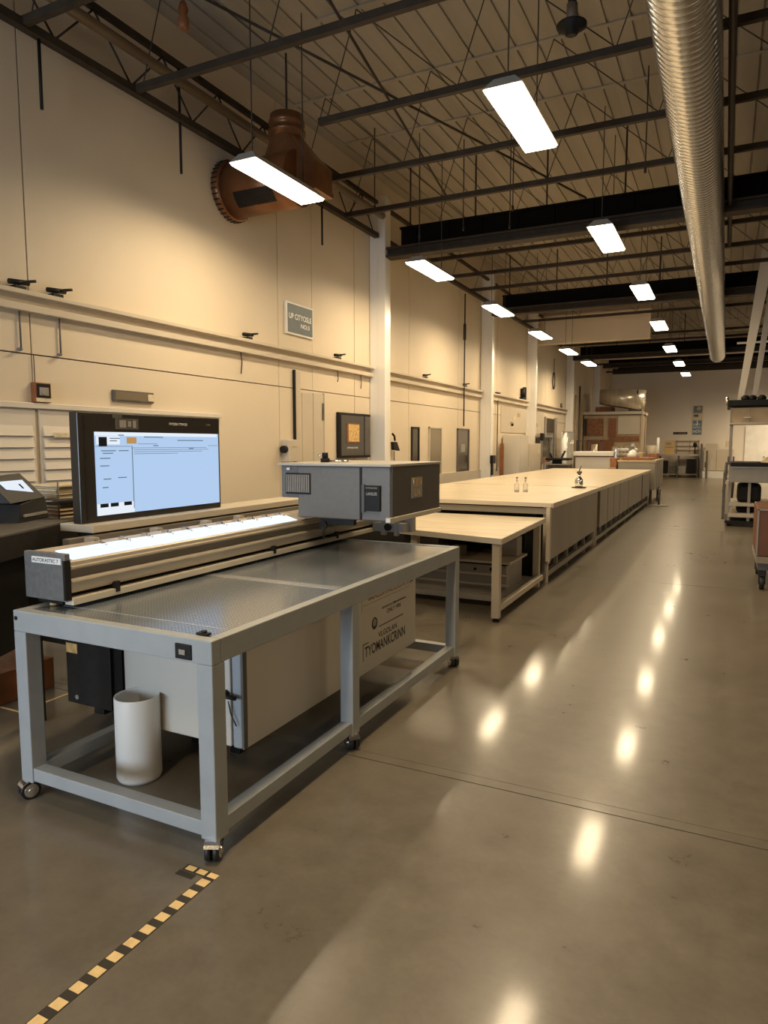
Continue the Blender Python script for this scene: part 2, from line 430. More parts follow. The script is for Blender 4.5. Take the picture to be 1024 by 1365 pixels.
# cable raceway on the left wall
r = thing('cable_raceway', 'long beige double-rail cable raceway along the left wall above the sign height', 'raceway', (W, 3, 2.7))
MB().box(W, W + .10, .2, 27, 2.845, 2.885, 0, .004).build('upper_rail', M['beige'], r)
MB().box(W, W + .075, .2, 27, 2.715, 2.775, 0, .004).build('lower_rail', M['beige'], r)
MB().box(W, W + .015, .2, 27, 2.775, 2.845).build('back_plate', M['wall'], r)
for y in (3.95, 4.34): MB().cyl((W + .02, y, 2.72), (W + .02, y, 2.40), .008, seg=8).cyl((W + .02, y, 2.40), (W + .05, y - .05, 2.39), .014, seg=8).build('drop_conduit', M['dgrey'], r)
for y, z in ((6.9, 2.46), (9.25, 2.55), (10.0, 2.5)): MB().tube([(W + .03, y, 2.72), (W + .03, y + .02, 2.6), (W + .03, y, z)], .007).build('loose_wire', M['cable'], r)
LC = ['black pipe clamp on the raceway, first from the photo\'s left edge', 'black pipe clamp on the raceway above the wall thermostat', 'small dark clamp on the raceway midway to the blue sign', 'small dark clamp on the raceway below the blue sign\'s right side', 'dark clamp on the raceway just past the first column', 'dark clamp on the raceway before the second column']
for i, y in enumerate((3.92, 4.28, 7.0, 9.2, 12.6, 14.9)):
    t = thing('pipe_clamp', LC[i], 'clamp', (W + .05, y, 2.885), 'clamps on the wall raceway')
    b = MB(); b.box(W + .02, W + .10, y - .05, y + .05, 2.885, 2.91); b.cyl((W + .06, y - .08, 2.935), (W + .06, y + .10, 2.95), .022, seg=10)
    b.build('clamp_body', M['black'], t)
    MB().cyl((W + .09, y + .05, 2.95), (W + .13, y + .12, 2.965), .012, seg=8).build('clamp_screw', M['blackm'], t)

# vertical black hanger rods by the wall
for y, z0, z1, lab in ((4.15, 4.38, 5.0, 'black vertical rod hanging at the top left corner of the wall'), (5.8, 4.42, 5.46, 'black vertical rod hanging on the wall left of the brown blower'), (8.62, 4.40, 4.97, 'thin black rod hanging below the brown blower')):
    o = MB().cyl((W + .16, y, z0), (W + .16, y, z1), .014, seg=8).build('hanger_rod', M['black']); tag(o, lab, 'rod')
# long drop cables by the wall
for y, z0, z1, lab in ((14.75, 2.0, 4.9, 'dark drop cable hanging on the wall just left of the second column'), ):
    o = MB().cyl((W + .1, y, z0), (W + .1, y, z1), .016, seg=8).cyl((W + .1, y, 3.9), (W + .1, y, 4.25), .035, seg=8).build('drop_cable', M['cable']); tag(o, lab, 'cable')
o = MB().cyl((W + .07, 17.4, .9), (W + .07, 17.4, 2.75), .014, seg=8).box(W + .02, W + .1, 17.3, 17.55, 2.9, 2.93).build('drop_cable', M['cable']); tag(o, 'dark vertical conduit on the wall just past the second column', 'cable')

# thermostat, plate, sign, junction box, wall cabinet, post
t = thing('wall_controller', 'small brown and black wall controller above the slatted board', 'controller', (W, 4.11, 1.955))
MB().box(W, W + .06, 4.035, 4.19, 1.96, 2.13, 0, .004).build('case', M['rust'], t)
MB().box(W + .06, W + .066, 4.05, 4.18, 2.0, 2.12).build('dark_face', M['black'], t)
MB().box(W + .066, W + .07, 4.07, 4.16, 2.02, 2.09).lathe([(.03, 0), (.025, .01)], (W + .066, 4.115, 2.05), axis='x').build('dial', M['grey'], t)
MB().box(W + .06, W + .064, 4.04, 4.185, 1.965, 1.998).build('label_strip', M['paper'], t)
MB().cyl((W + .02, 4.065, 2.13), (W + .02, 4.065, 2.37), .004, seg=6).build('wire', M['cable'], t)
t = thing('wall_nameplate', 'long narrow grey framed plate on the wall above the monitor', 'plate', (W, 5.17, 2.02))
MB().box(W, W + .03, 4.91, 5.44, 2.02, 2.13, 0, .004).build('frame', M['dgrey'], t)
MB().box(W + .03, W + .034, 4.93, 5.34, 2.035, 2.115).build('inset_face', M['panel'], t)
MB().box(W + .03, W + .036, 5.355, 5.43, 2.04, 2.11).build('switch', M['paper'], t)
t = thing('wall_sign', 'square slate-blue sign with white lettering and pale frame on the left wall', 'sign', (W, 8.22, 3.09))
MB().box(W, W + .03, 7.89, 8.57, 3.09, 3.52, 0, .004).build('frame', M['white'], t)
MB().box(W + .03, W + .034, 7.925, 8.54, 3.115, 3.495).build('face', M['signb'], t)
text('lettering', 'UP CITYOSLE', M['txtw'], t, (W + .034, 7.95, 3.30), YP, ZP, .075, .56)
text('lettering', 'NO:3', M['txtw'], t, (W + .034, 8.24, 3.20), YP, ZP, .06, .22)
t = thing('junction_box', 'beige wall box with a black knob beside the tall post', 'electrical box', (W, 7.9, 1.38))
MB().box(W, W + .12, 7.78, 8.0, 1.36, 1.66, 0, .008).build('case', M['beige'], t)
MB().cyl((W + .06, 7.78, 1.53), (W + .06, 7.72, 1.53), .05).build('knob', M['black'], t)
MB().box(W + .12, W + .125, 7.86, 7.97, 1.56, 1.565).build('lid_seam', M['rust'], t)
t = thing('channel_post', 'tall narrow brown post with black edge beside the wall door', 'post', (W + .07, 8.14, 0))
MB().box(W, W + .03, 8.095, 8.215, 0, 2.6).build('channel', M['beige'], t); MB().box(W, W + .035, 8.065, 8.094, 0, 2.62).build('black_edge', M['black'], t)
t = thing('wall_cabinet', 'dark grey wall cabinet with a gold picture beside the first column', 'cabinet', (W, 9.75, 1.38))
MB().box(W, W + .05, 9.25, 10.30, 1.38, 2.09, 0, .004).build('body', M['black'], t)
MB().box(W + .05, W + .065, 9.30, 10.04, 1.42, 2.05).build('door', M['carrd'], t)
MB().box(W + .05, W + .068, 10.07, 10.26, 1.42, 2.05).build('side_panel', M['dgrey'], t)
MB().box(W + .065, W + .072, 9.46, 9.88, 1.62, 1.93).build('picture_frame', M['rust'], t)
MB().box(W + .072, W + .076, 9.51, 9.86, 1.64, 1.91).build('picture', M['gold'], t)
text('lettering', 'HTIN BU WC', M['txtw'], t, (W + .066, 9.48, 1.53), YP, ZP, .025, .35)
# small things near first column
t = thing('hanging_hook', 'black hooked handle hanging on a wire right of the first column', 'hook', (W + .1, 11.1, 1.5))
MB().tube([(W + .1, 11.05, 1.78), (W + .1, 11.13, 1.74), (W + .1, 11.15, 1.66)], .02).build('hook', M['black'], t)
MB().hexa([(W + .07, 11.06, 1.5), (W + .13, 11.06, 1.5), (W + .13, 11.3, 1.48), (W + .07, 11.3, 1.48), (W + .07, 11.04, 1.64), (W + .13, 11.04, 1.64), (W + .13, 11.18, 1.64), (W + .07, 11.18, 1.64)]).build('grip', M['black'], t)
MB().cyl((W + .1, 11.12, 1.48), (W + .1, 11.12, 0.0), .008, seg=6).build('wire', M['cable'], t)
t = thing('column_phone', 'black handset box mounted low on the second column', 'phone', (W + .3, 16.2, 1.0))
MB().box(W + .29, W + .37, 16.1, 16.34, 1.13, 1.33, 0, .01).build('body', M['black'], t)
MB().box(W + .29, W + .33, 16.17, 16.28, .85, 1.13).build('handset', M['black'], t)

# ------------------------------------------------------------------ lights
LAMP_W = 54.0
def light_proto(lab):
    t = thing('ceiling_light', lab, 'ceiling light', (0, 0, 4.2), 'rectangular hanging lights')
    w, l = .135, .59
    b = MB(); b.hexa([(-w - .02, -l - .02, 0), (w + .02, -l - .02, 0), (w + .02, l + .02, 0), (-w - .02, l + .02, 0), (-w * .6, -l * .93, .085), (w * .6, -l * .93, .085), (w * .6, l * .93, .085), (-w * .6, l * .93, .085)])
    b.build('housing', M['housing'], t, world=False)
    MB().hexa([(-w, -l, -.022), (w, -l, -.022), (w, l, -.022), (-w, l, -.022), (-w - .01, -l - .01, 0.0), (w + .01, -l - .01, 0.0), (w + .01, l + .01, 0.0), (-w - .01, l + .01, 0.0)]).build('diffuser', M['diff'], t, world=False)
    for y in (-.45, .42): MB().cyl((0, y, .08), (0, y, 1.8), .006, seg=6).build('cable', M['cable'], t, world=False)
    ld = bpy.data.lights.new('lamp', 'AREA'); ld.shape = 'RECTANGLE'; ld.size = .26; ld.size_y = 1.17; ld.energy = LAMP_W; ld.color = LIGHTC; ld.spread = math.radians(166)
    lo = bpy.data.objects.new('lamp', ld); COL.objects.link(lo); lo.parent = t; lo.location = (0, 0, -.026)
    return t
ordn = ['nearest', 'second', 'third', 'fourth', 'fifth', 'sixth', 'seventh']
proto = None
def put_light(x, y, lab, z=4.2, k=1.0):
    global proto
    if proto is None: proto = o = light_proto(lab)
    else: o = copy_tree(proto)
    o['label'] = lab; o.location = (x, y, z); o.scale = (k, k, k)
for i, y in enumerate((6.27, 10.27, 14.1, 18.18, 22.7, 26.96, 31.1)):
    put_light((-1.73, -1.61, -1.53, -1.57, -1.63, -1.62, -1.60)[i], y, 'bright rectangular hanging light, %s along the row beside the silver duct' % ordn[i], 4.45, 1.08)
for i, y in enumerate((5.95, 9.88, 13.34, 16.76, 20.07, 23.3)):
    put_light(-4.1, y, 'bright rectangular hanging light, %s along the row beside the left wall' % ordn[i])
for (x, y) in ((-1.5, 2.2), (-1.5, -1.6), (5.5, 30), (5.5, 34), (5.2, 2.2), (5.2, 6.2), (5.2, 11), (2.9, 32.0), (2.9, 33.3), (3.7, 35.2), (2.9, 34.6), (4.2, 33)):  # far-end lights are bunched out of view, added to brighten the far wall
    put_light(x, y, 'unseen rectangular hanging light placed to brighten the shop')

# ------------------------------------------------------------------ spiral duct
t = thing('spiral_duct', 'long silver spiral ventilation duct running under the roof', 'duct', (-.39, 0, 4.65))
def spiral(xc, zc, r, y0, y1, pitch, seg, name, par, m):
    bm = bmesh.new(); mpp = 6; n = int((y1 - y0) / pitch * mpp)
    rad = [r - .009, r - .001, r, r, r, r - .001]
    V = []
    for i in range(n + 1):
        row = []
        for j in range(seg):
            a = 2 * PI * j / seg; y = y0 + i * pitch / mpp + pitch * j / seg
            rr = rad[i % mpp]; row.append(bm.verts.new((xc + rr * math.cos(a), min(y, y1), zc + rr * math.sin(a))))
        V.append(row)
    for i in range(n):
        for j in range(seg - 1):
            f = bm.faces.new((V[i][j], V[i][j + 1], V[i + 1][j + 1], V[i + 1][j])); f.smooth = True
        if i + mpp + 1 <= n:
            f = bm.faces.new((V[i][seg - 1], V[i + mpp][0], V[i + mpp + 1][0], V[i + 1][seg - 1])); f.smooth = True
    mb = MB(); mb.bm.free(); mb.bm = bm
    return mb.build(name, m, par)
spiral(-.39, 4.65, .24, YB + .1, 26.6, .085, 40, 'duct_tube', t, M['galv'])
MB().lathe([(.246, -.03), (.252, -.03), (.252, .03), (.23, .03)], (-.39, 26.63, 4.65), 40, axis='y').build('end_cap', M['galv'], t)
for y in (2.75, 6.54, 10.0, 13.5, 17.8, 23.0):
    MB().cyl((-.39, y, 4.88), (-.39, y, 6.0), .006, seg=6).build('hanger_wire', M['steel'], t)
o = MB().tube([(-.09, YB + .02, 4.74), (-.09, 12.5, 4.74)], .03, 10).build('conduit_pipe', M['steel']); tag(o, 'dark conduit pipe running close along the right of the spiral duct', 'pipe')

# ------------------------------------------------------------------ brown blower on the wall
t = thing('air_blower', 'shade-brown sheet-metal air blower with grille drum high on the left wall', 'blower', (-4.8, 6.85, 4.3))
cy, cz, cr = 6.78, 4.56, .30
MB().lathe([(cr, -5.30), (cr, -4.42)], (0, cy, cz), 36, axis='x').build('drum', M['shadebrown'], t)
b = MB(); b.lathe([(cr + .02, -5.40), (cr + .035, -5.38), (cr + .035, -5.31), (cr + .01, -5.30)], (0, cy, cz), 36, axis='x')
for k in range(36):
    a = 2 * PI * k / 36
    b.bar((-5.39, cy + (cr + .036) * math.cos(a), cz + (cr + .036) * math.sin(a)), (-5.31, cy + (cr + .036) * math.cos(a), cz + (cr + .036) * math.sin(a)), .012, .012, 1)
b.build('ribbed_flange', [M['shadebrown'], M['black']], t)
# grille set on the drum face
b = MB()
for k in range(22):
    x = -5.12 + k * .024
    pts = []
    for a in (-1.02, -.82, -.62, -.42):
        pts.append((x, cy - (cr + .006) * math.cos(a), cz + (cr + .006) * math.sin(a)))
    for p, q in zip(pts, pts[1:]): b.bar(p, q, .016, .008, 0)
b.build('grille', M['black'], t)
# transition box
b = MB()
bx0, bx1, by0, by1 = -4.92, -4.16, 6.72, 7.1
b.box(bx0, bx1, by0, by1, 4.40, 4.45)
b.build('box_lip', M['shadebrown'], t)
b = MB(); b.box(bx0 + .01, bx1 - .01, by0 + .01, by1 - .01, 4.45, 4.70); b.build('body', M['shadebrown'], t)
b = MB(); n = 32; c = (-4.66, 6.91)
B0, B1 = [], []
for i in range(n):
    a = 2 * PI * i / n; ca, sa = math.cos(a), math.sin(a); k = max(abs(ca), abs(sa))
    B0.append(b.bm.verts.new(((bx0 + bx1) / 2 + ca / k * (bx1 - bx0 - .02) / 2, (by0 + by1) / 2 + sa / k * (by1 - by0 - .02) / 2, 4.70)))
    B1.append(b.bm.verts.new((c[0] + .19 * ca, c[1] + .19 * sa, 5.07)))
for i in range(n):
    j = (i + 1) % n; b._f([B0[i], B0[j], B1[j], B1[i]], 0)
b._f(B0[::-1], 0); b._f(B1, 0)
b.build('tapered_hood', M['shadebrown'], t)
b = MB(); b.lathe([(.19, 5.06), (.19, 5.11), (.215, 5.115), (.215, 5.15), (.19, 5.155), (.19, 5.21), (.205, 5.215), (.205, 5.26), (.19, 5.265), (.19, 5.32), (.15, 5.33)], (c[0], c[1], 0), 32)
b.build('round_collar', M['shadebrown'], t)
MB().cyl((c[0], c[1], 5.32), (c[0], c[1], 6.0), .012, seg=8).build('hanger_rod', M['steel'], t)
for x, y, z, lab in ((-4.6, 9.0, 4.9, 'thin hanging wire just right of the brown blower'), (-4.3, 9.9, 4.7, 'thin hanging wire in front of the girder near the first column'), (-3.6, 9.9, 4.72, 'pale thin conduit drop in front of the black girder left of the lights'), (-2.6, 9.0, 4.6, 'long thin wire hanging between the two light rows'), (-2.9, 9.9, 4.66, 'short thin wire hanging in front of the black girder'), (-1.0, 9.0, 4.8, 'thin wire hanging left of the silver duct')):
    o = MB().cyl((x, y, z), (x, y, 6.0), .008, seg=6).cyl((x, y, z), (x, y, z + .06), .016, seg=8).build('hanging_wire', M['steel']); tag(o, lab, 'wire', 'thin wires hanging from the roof')
# sprinkler heads hanging
t = thing('drop_sensor', 'black hanging pole fitting with a disc flange below the roof', 'fixture', (-1.27, 6.0, 4.95))
MB().cyl((-1.27, 6.0, 5.12), (-1.27, 6.0, 6.0), .035).build('pole', M['black'], t); MB().cyl((-1.27, 6.0, 5.0), (-1.27, 6.0, 5.14), .045).build('sleeve', M['pipe'], t)
MB().lathe([(.03, 4.90), (.05, 4.91), (.055, 4.95), (.12, 4.97), (.12, 4.985), (.04, 5.02)], (-1.27, 6.0, 0)).build('disc_flange', M['black'], t)
t = thing('pipe_valve', 'small rust-brown valve on a hanging wire near the top left', 'valve', (-4.4, 4.95, 5.3))
MB().lathe([(.03, 5.2), (.045, 5.22), (.05, 5.28), (.03, 5.32), (.045, 5.36), (.03, 5.42)], (-4.4, 4.95, 0), 16).build('body', M['rust'], t); MB().cyl((-4.4, 4.95, 5.4), (-4.4, 4.95, 6.0), .015, seg=8).build('pipe', M['pipe'], t)

# ------------------------------------------------------------------ caster
def caster(x, y, zt, parent, ang=0.0, r=.042):
    u = Vector((math.cos(ang), math.sin(ang), 0)); v = Vector((-u.y, u.x, 0)); Z = Vector((0, 0, 1))
    c = Vector((x, y, r)) - v * .024
    b = MB(); b.cyl(c - u * .027, c - u * .005, r, seg=24); b.cyl(c + u * .005, c + u * .027, r, seg=24)
    w = b.build('caster', M['rubber'], parent)
    b = MB()
    for sg in (-1, 1): b.cyl(c + u * sg * .0272, c + u * sg * .030, r * .72, seg=24); b.cyl(c + u * sg * .030, c + u * sg * .034, r * .3, seg=16)
    b.build('caster_disc', M['chrome'], w)
    b = MB(); b.cyl((x, y, r * .9), (x, y, zt + .004), .013, seg=12)
    n = 9; P = [c + (v * math.cos(math.radians(15 + k * 17)) + Z * math.sin(math.radians(15 + k * 17))) * (r + .005) for k in range(n)]
    Q = [c + (v * math.cos(math.radians(15 + k * 17)) + Z * math.sin(math.radians(15 + k * 17))) * (r + .001) for k in range(n)]
    for k in range(n - 1):
        if max(P[k].z, P[k + 1].z) > zt + .03: continue
        p, q, p2, q2 = P[k], P[k + 1], Q[k], Q[k + 1]; h = u * .030
        b.hexa([p2 - h, p2 + h, q2 + h, q2 - h, p - h, p + h, q + h, q - h])
    b.build('caster_hood', M['chrome'], w)

# ------------------------------------------------------------------ front table
TX0, TX1, TY0, TY1, TZ = -2.80, -1.68, 1.95, 4.62, .87
t = thing('rolling_table', 'grey steel rolling table with dark perforated bed in the foreground', 'table', ((TX0 + TX1) / 2, (TY0 + TY1) / 2, 0))
MB().box(TX0 + .055, TX1 - .055, TY0 + .055, TY1 - .055, .835, .866).build('perforated_top', M['bed'], t)
MB().box(TX0 + .06, TX1 - .06, 2.965, 3.035, .8661, .8672).build('seam_strip', M['seam'], t)
MB().box(TX0 + .12, TX1 - .06, 2.115, 2.125, .8661, .8672).build('front_seam_strip', M['seam'], t)
b = MB()
b.box(TX0, TX1, TY0, TY0 + .05, .775, .87, 0, .004); b.box(TX0, TX1, TY1 - .05, TY1, .775, .87, 0, .004)
b.box(TX1 - .05, TX1, TY0 + .05, TY1 - .05, .775, .87, 0, .004); b.box(TX0, TX0 + .05, TY0 + .05, TY1 - .05, .775, .87, 0, .004)
b.build('rim', M['frame'], t)
S = .075
legs = [(TX0, TY0), (TX1 - S, TY0), (TX0, 3.03), (TX1 - S, 3.03), (TX0, TY1 - S), (TX1 - S, TY1 - S)]
for k, (x, y) in enumerate(legs):
    MB().box(x, x + S, y, y + S, .080, .775, 0, .004).build('leg', M['frame'], t)
    caster(x + S / 2, y + S / 2, .080, t, [-.35, .45, .4, .9, .2, .8][k])
b = MB()
for y in (TY0 + .005, TY1 - S + .005): MB().box(TX0 + S, TX1 - S, y, y + .06, .09, .15, 0, .003).build('end_rail', M['frame'], t)
for x in (TX0 + .005, TX1 - S + .005):
    MB().box(x, x + .06, TY0 + S, 3.03, .09, .15, 0, .003).box(x, x + .06, 3.03 + S, TY1 - S, .09, .15, 0, .003).build('side_rail', M['frame'], t)
k = MB().box(-1.855, -1.775, TY0 - .006, TY0 + .002, .785, .845, 0, .003).build('power_socket', M['black'], t)
MB().box(-1.83, -1.80, TY0 - .012, TY0 - .004, .805, .825).build('socket_switch', M['chrome'], k)
MB().cyl((TX0 + .02, TY0 - .004, .835), (TX0 + .02, TY0 + .001, .835), .009).build('bolt', M['black'], t)
MB().box(-1.80, -1.745, 2.0, 2.03, .868, .878, 0, .003).cyl((-1.77, 2.015, .876), (-1.77, 2.015, .886), .012).build('corner_latch', M['black'], t)

# white enclosure under the table
t = thing('enclosure_cabinet', 'long off-white enclosure box under the rolling table', 'cabinet', (-2.26, 3.37, 0))
EX0, EX1, EY0, EY1, EZ0, EZ1 = -2.63, -1.90, 2.44, 4.33, .215, .768
bd = MB().box(EX0, EX1, EY0, EY1, EZ0, EZ1, 0, .006).build('body', M['cabw'], t)
dr = MB().box(EX0, EX1 - .07, EY0 - .035, EY0 - .003, EZ0 + .005, EZ1 - .005, 0, .006).build('door', M['cabw'], t)
MB().box(EX1 - .065, EX1 - .012, EY0 - .03, EY0 - .003, EZ0, EZ1 - .03, 0, .01).build('hinge_strip', M['rubw'], t)
MB().box(EX1 - .012, EX1 - .002, EY0 - .028, EY0 - .001, EZ0, EZ1 - .02).build('gasket', M['dgrey'], t)
MB().cyl((EX1 - .10, EY0 - .07, .47), (EX1 - .02, EY0 - .06, .465), .010, seg=10).cyl((EX1 - .09, EY0 - .07, .47), (EX1 - .09, EY0 - .03, .47), .018, seg=12).build('handle', M['black'], dr)
MB().tube([(EX1 - .07, EY0 - .05, .44), (EX1 - .055, EY0 - .05, .38), (EX1 - .03, EY0 - .045, .33)], .003, 6).build('cable', M['cable'], t)
for x in (EX0 + .12, EX0 + .38):
    for y in (EY0 + .3, EY1 - .4): MB().box(x, x + .06, y, y + .06, 0, EZ0).build('foot', M['black'], t)
pn = MB().box(EX1, EX1 + .004, 3.44, 4.325, .225, .765).build('printed_panel', M['cabw'], t)
xf = EX1 + .004
text('lettering', 'IMALUITACCION TIM', M['txto'], pn, (xf, 3.62, .655), YP, (0, -.03, 1), .04, .66)
text('lettering', 'HANNOUNCED', M['txtk'], pn, (xf, 3.80, .565), YP, ZP, .016, .20)
text('lettering', 'ONLY VRK', M['txtk'], pn, (xf, 3.87, .525), YP, ZP, .028, .22)
text('lettering', 'VLGOLAN', M['txtk'], pn, (xf, 3.75, .395), YP, ZP, .036, .27)
text('lettering', 'TYOMANKCRINN', M['txtk'], pn, (xf, 3.57, .315), YP, ZP, .066, .58)
b = MB(); b.box(xf, xf + .001, 3.98, 4.16, .569, .577); b.box(xf, xf + .001, 3.76, 4.12, .462, .468); b.box(xf, xf + .001, 3.55, 4.22, .635, .638, 1); b.box(xf, xf + .001, 3.53, 4.30, .71, .713, 1)
b.box(xf, xf + .001, 3.53, 3.533, .60, .71, 1); b.box(xf, xf + .001, 3.545, 3.551, .30, .40); b.box(xf, xf + .001, 3.545, 3.62, .397, .403)
b.build('printed_rules', [M['txtk'], M['txtg']], pn)
b = MB(); b.lathe([(.038, 0), (.038, .001)], (xf, 3.70, .50), 24, axis='x'); b.build('round_emblem', M['txtk'], pn)
b = MB(); b.lathe([(.024, 0), (.024, .0015)], (xf, 3.70, .505), 24, axis='x'); b.build('emblem_centre', M['txtg'], pn)

# waste bin
t = thing('waste_bin', 'white cylindrical waste bin under the front table', 'bin', (-2.47, 2.34, 0))
b = MB(); R, H = .105, .41
b.lathe([(R * .93, .004), (R, .02), (R * 1.0, H - .006), (R * .985, H), (R * .955, H), (R * .945, H - .01), (R * .90, .03), (.01, .025)], (-2.47, 2.33, 0), 40)
b.build('shell', M['white'], t)
MB().lathe([(R * .9, 0), (R * .9, .004)], (-2.47, 2.33, 0), 32).build('base', M['dgrey'], t)

# ------------------------------------------------------------------ printer
t = thing('flatbed_printer', 'large flatbed printer with aluminium gantry beam and grey carriage', 'printer', (-3.1, 4.0, 0))
BY0, BY1 = 2.05, 5.1
prof = [(-2.83, .93), (-2.83, 1.115), (-2.70, 1.118), (-2.585, 1.085), (-2.578, 1.078), (-2.578, 1.062), (-2.572, 1.058), (-2.572, 1.050), (-2.580, 1.046), (-2.592, 1.040), (-2.592, 1.004), (-2.576, .998), (-2.574, .990), (-2.578, .985), (-2.585, .95), (-2.60, .935)]
ms = [0, 0, 1, 0, 0, 0, 0, 0, 0, 0, 2, 0, 0, 0, 0, 0]
ms = [0] * len(prof); ms[2] = 1; ms[9] = 2  # sloped top face made paler, imitating the light it reflects
bm_ = MB().extrude_y(prof, BY0 + .03, BY1, 0, ms).build('gantry_beam', [M['alu'], M['seam'], M['trough']], t)
b = MB(); b.box(-2.80, -2.64, BY0 + .03, BY1 + .1, .882, .93); b.build('beam_underside', M['black'], t)
MB().box(-2.625, -2.572, BY0 + .03, BY1 + .15, .884, .916, 0, .003).build('lip_rail', M['alulip'], t)
for y in (2.32, 3.6, 4.4): MB().box(-2.64, -2.568, y, y + .025, .90, .95).build('lip_bracket', M['blackm'], t)
ep = MB().box(-2.845, -2.578, BY0, BY0 + .028, .905, 1.118, 0, .003).build('end_plate', M['endgrey'], t)
lp = MB().box(-2.79, -2.60, BY0 - .003, BY0, 1.07, 1.098).build('label_plate', M['tin'], ep)
text('lettering', 'AUTOKASTEC 7', M['txtk'], ep, (-2.785, BY0 - .003, 1.076), XP, ZP, .016, .17)
MB().box(-2.588, -2.576, BY0 - .004, BY0 + .028, .912, 1.09).build('corner_trim', M['black'], ep)
MB().cyl((-2.72, BY0 + .05, .87), (-2.72, BY0 + .05, .905), .02).build('foot_screw', M['gold'], t)
MB().hexa([(-2.70, BY0 + .05, 1.1185), (-2.588, BY0 + .05, 1.0865), (-2.588, 3.90, 1.0865), (-2.70, 3.90, 1.1185), (-2.699, BY0 + .05, 1.1215), (-2.587, BY0 + .05, 1.0895), (-2.587, 3.90, 1.0895), (-2.699, 3.90, 1.1215)]).build('highlight_glow_strip', M['strip'], t)  # glowing sliver stands in for the highlight along the beam's top edge
# clips standing on the beam
for k in range(11):
    y = 2.35 + k * .15
    MB().box(-2.74, -2.70, y, y + .012, 1.112, 1.135).cyl((-2.70, y + .006, 1.125), (-2.66, y + .006, 1.118), .006, seg=8).build('beam_clip', M['chrome'], t)
# trough and slide rail between beam and ledge
MB().box(-3.22, -2.84, BY0 + .35, 5.6, .96, 1.0).build('trough', M['trough'], t)
MB().box(-3.215, -3.16, 2.55, 5.9, 1.03, 1.085).build('slide_rail', M['trough'], t)
MB().cyl((-3.10, 2.5, 1.03), (-3.10, 5.9, 1.03), .016, seg=12).build('slide_rod', M['chrome'], t)
for y in (2.62, 3.1, 3.55, 3.9): MB().box(-3.13, -3.07, y, y + .05, 1.0, 1.06 + .03).build('slide_block', M['alu'], t)
MB().box(-3.47, -3.20, 2.74, 6.3, 1.095, 1.14, 0, .004).build('ledge_rail', M['beige'], t)
b = MB(); b.box(-3.34, -2.86, 2.42, 6.0, .55, .955); b.box(-3.33, -3.22, 2.76, 6.0, .955, 1.095)
b.build('base_body', M['blackm'], t)
for x in (-3.32, -2.96):
    for y in (2.8, 5.9): MB().box(x, x + .08, y, y + .08, 0, .55).build('leg', M['blackm'], t)
# carriage
c = MB().hexa([(-2.60, 3.93, 1.105), (-1.90, 3.93, 1.105), (-1.90, 4.76, 1.105), (-2.60, 4.76, 1.105), (-2.60, 3.93, 1.455), (-1.90, 3.93, 1.455), (-1.90, 4.76, 1.455), (-2.60, 4.76, 1.455)], 0, .008).build('carriage', M['carr'], t)
MB().box(-2.74, -2.605, 3.94, 4.76, 1.235, 1.455, 0, .006).build('carriage_wing', M['carr'], c)
MB().box(-2.12, -2.104, 3.925, 3.932, 1.11, 1.45).build('panel_gap', M['black'], c)
MB().box(-1.899, -1.893, 3.945, 4.755, 1.135, 1.452).build('side_panel', M['carrd'], c)
MB().box(-1.92, -1.885, 3.90, 4.77, 1.10, 1.132, 0, .004).build('bottom_trim', M['alulip'], c)
MB().box(-2.75, -1.89, 3.915, 4.78, 1.455, 1.472, 0, .003).build('top_cover', M['carrtop'], c)
b = MB(); b.box(-2.695, -2.495, 3.926, 3.934, 1.262, 1.405, 1)
for k in range(13): b.box(-2.685 + k * .0145, -2.678 + k * .0145, 3.920, 3.927, 1.275, 1.395, 0)
b.build('vent_grille', [M['grey'], M['black']], c)
MB().box(-2.685, -2.66, 3.924, 3.931, 1.425, 1.44).build('badge', M['white'], c)
p = MB().box(-2.075, -1.965, 3.912, 3.932, 1.17, 1.335, 0, .003).build('control_screen', M['black'], c)
text('lettering', 'LANSLER', M['grey'], p, (-2.065, 3.912, 1.272), XP, ZP, .02, .08)
text('lettering', 'CUTRONTEX', M['txtg'], p, (-2.07, 3.912, 1.315), XP, ZP, .009, .085)
MB().box(-2.10, -2.08, 3.915, 3.931, 1.16, 1.34).build('screen_bracket', M['carrd'], c)
e = MB().box(-1.893, -1.889, 4.24, 4.42, 1.235, 1.375).build('emblem_plate', M['grey'], c)
text('lettering', 'TIRN', M['gold'], e, (-1.889, 4.25, 1.315), YP, ZP, .055, .16)
text('lettering', 'LN', M['gold'], e, (-1.889, 4.29, 1.25), YP, ZP, .05, .09)
MB().box(-2.45, -2.2, 3.99, 4.03, 1.06, 1.10).cyl((-2.43, 3.99, 1.05), (-2.43, 3.97, 1.05), .03).cyl((-2.43, 3.97, 1.05), (-2.42, 3.97, .96), .008).build('print_head_bracket', M['blackm'], c)
# end bracket of the beam beyond the carriage
b = MB(); b.box(-2.58, -2.30, 5.0, 5.12, .89, .96); b.box(-2.5, -2.46, 4.99, 5.03, .86, 1.0); b.box(-2.38, -2.35, 4.99, 5.03, .86, 1.0); b.box(-2.9, -2.28, 5.12, 5.2, .88, 1.1)
b.build('end_bracket', M['grey'], t)
MB().cyl((-2.43, 4.99, .93), (-2.43, 4.97, .93), .03).cyl((-2.62, 4.99, .93), (-2.62, 4.97, .93), .02).build('end_roller', M['black'], t)
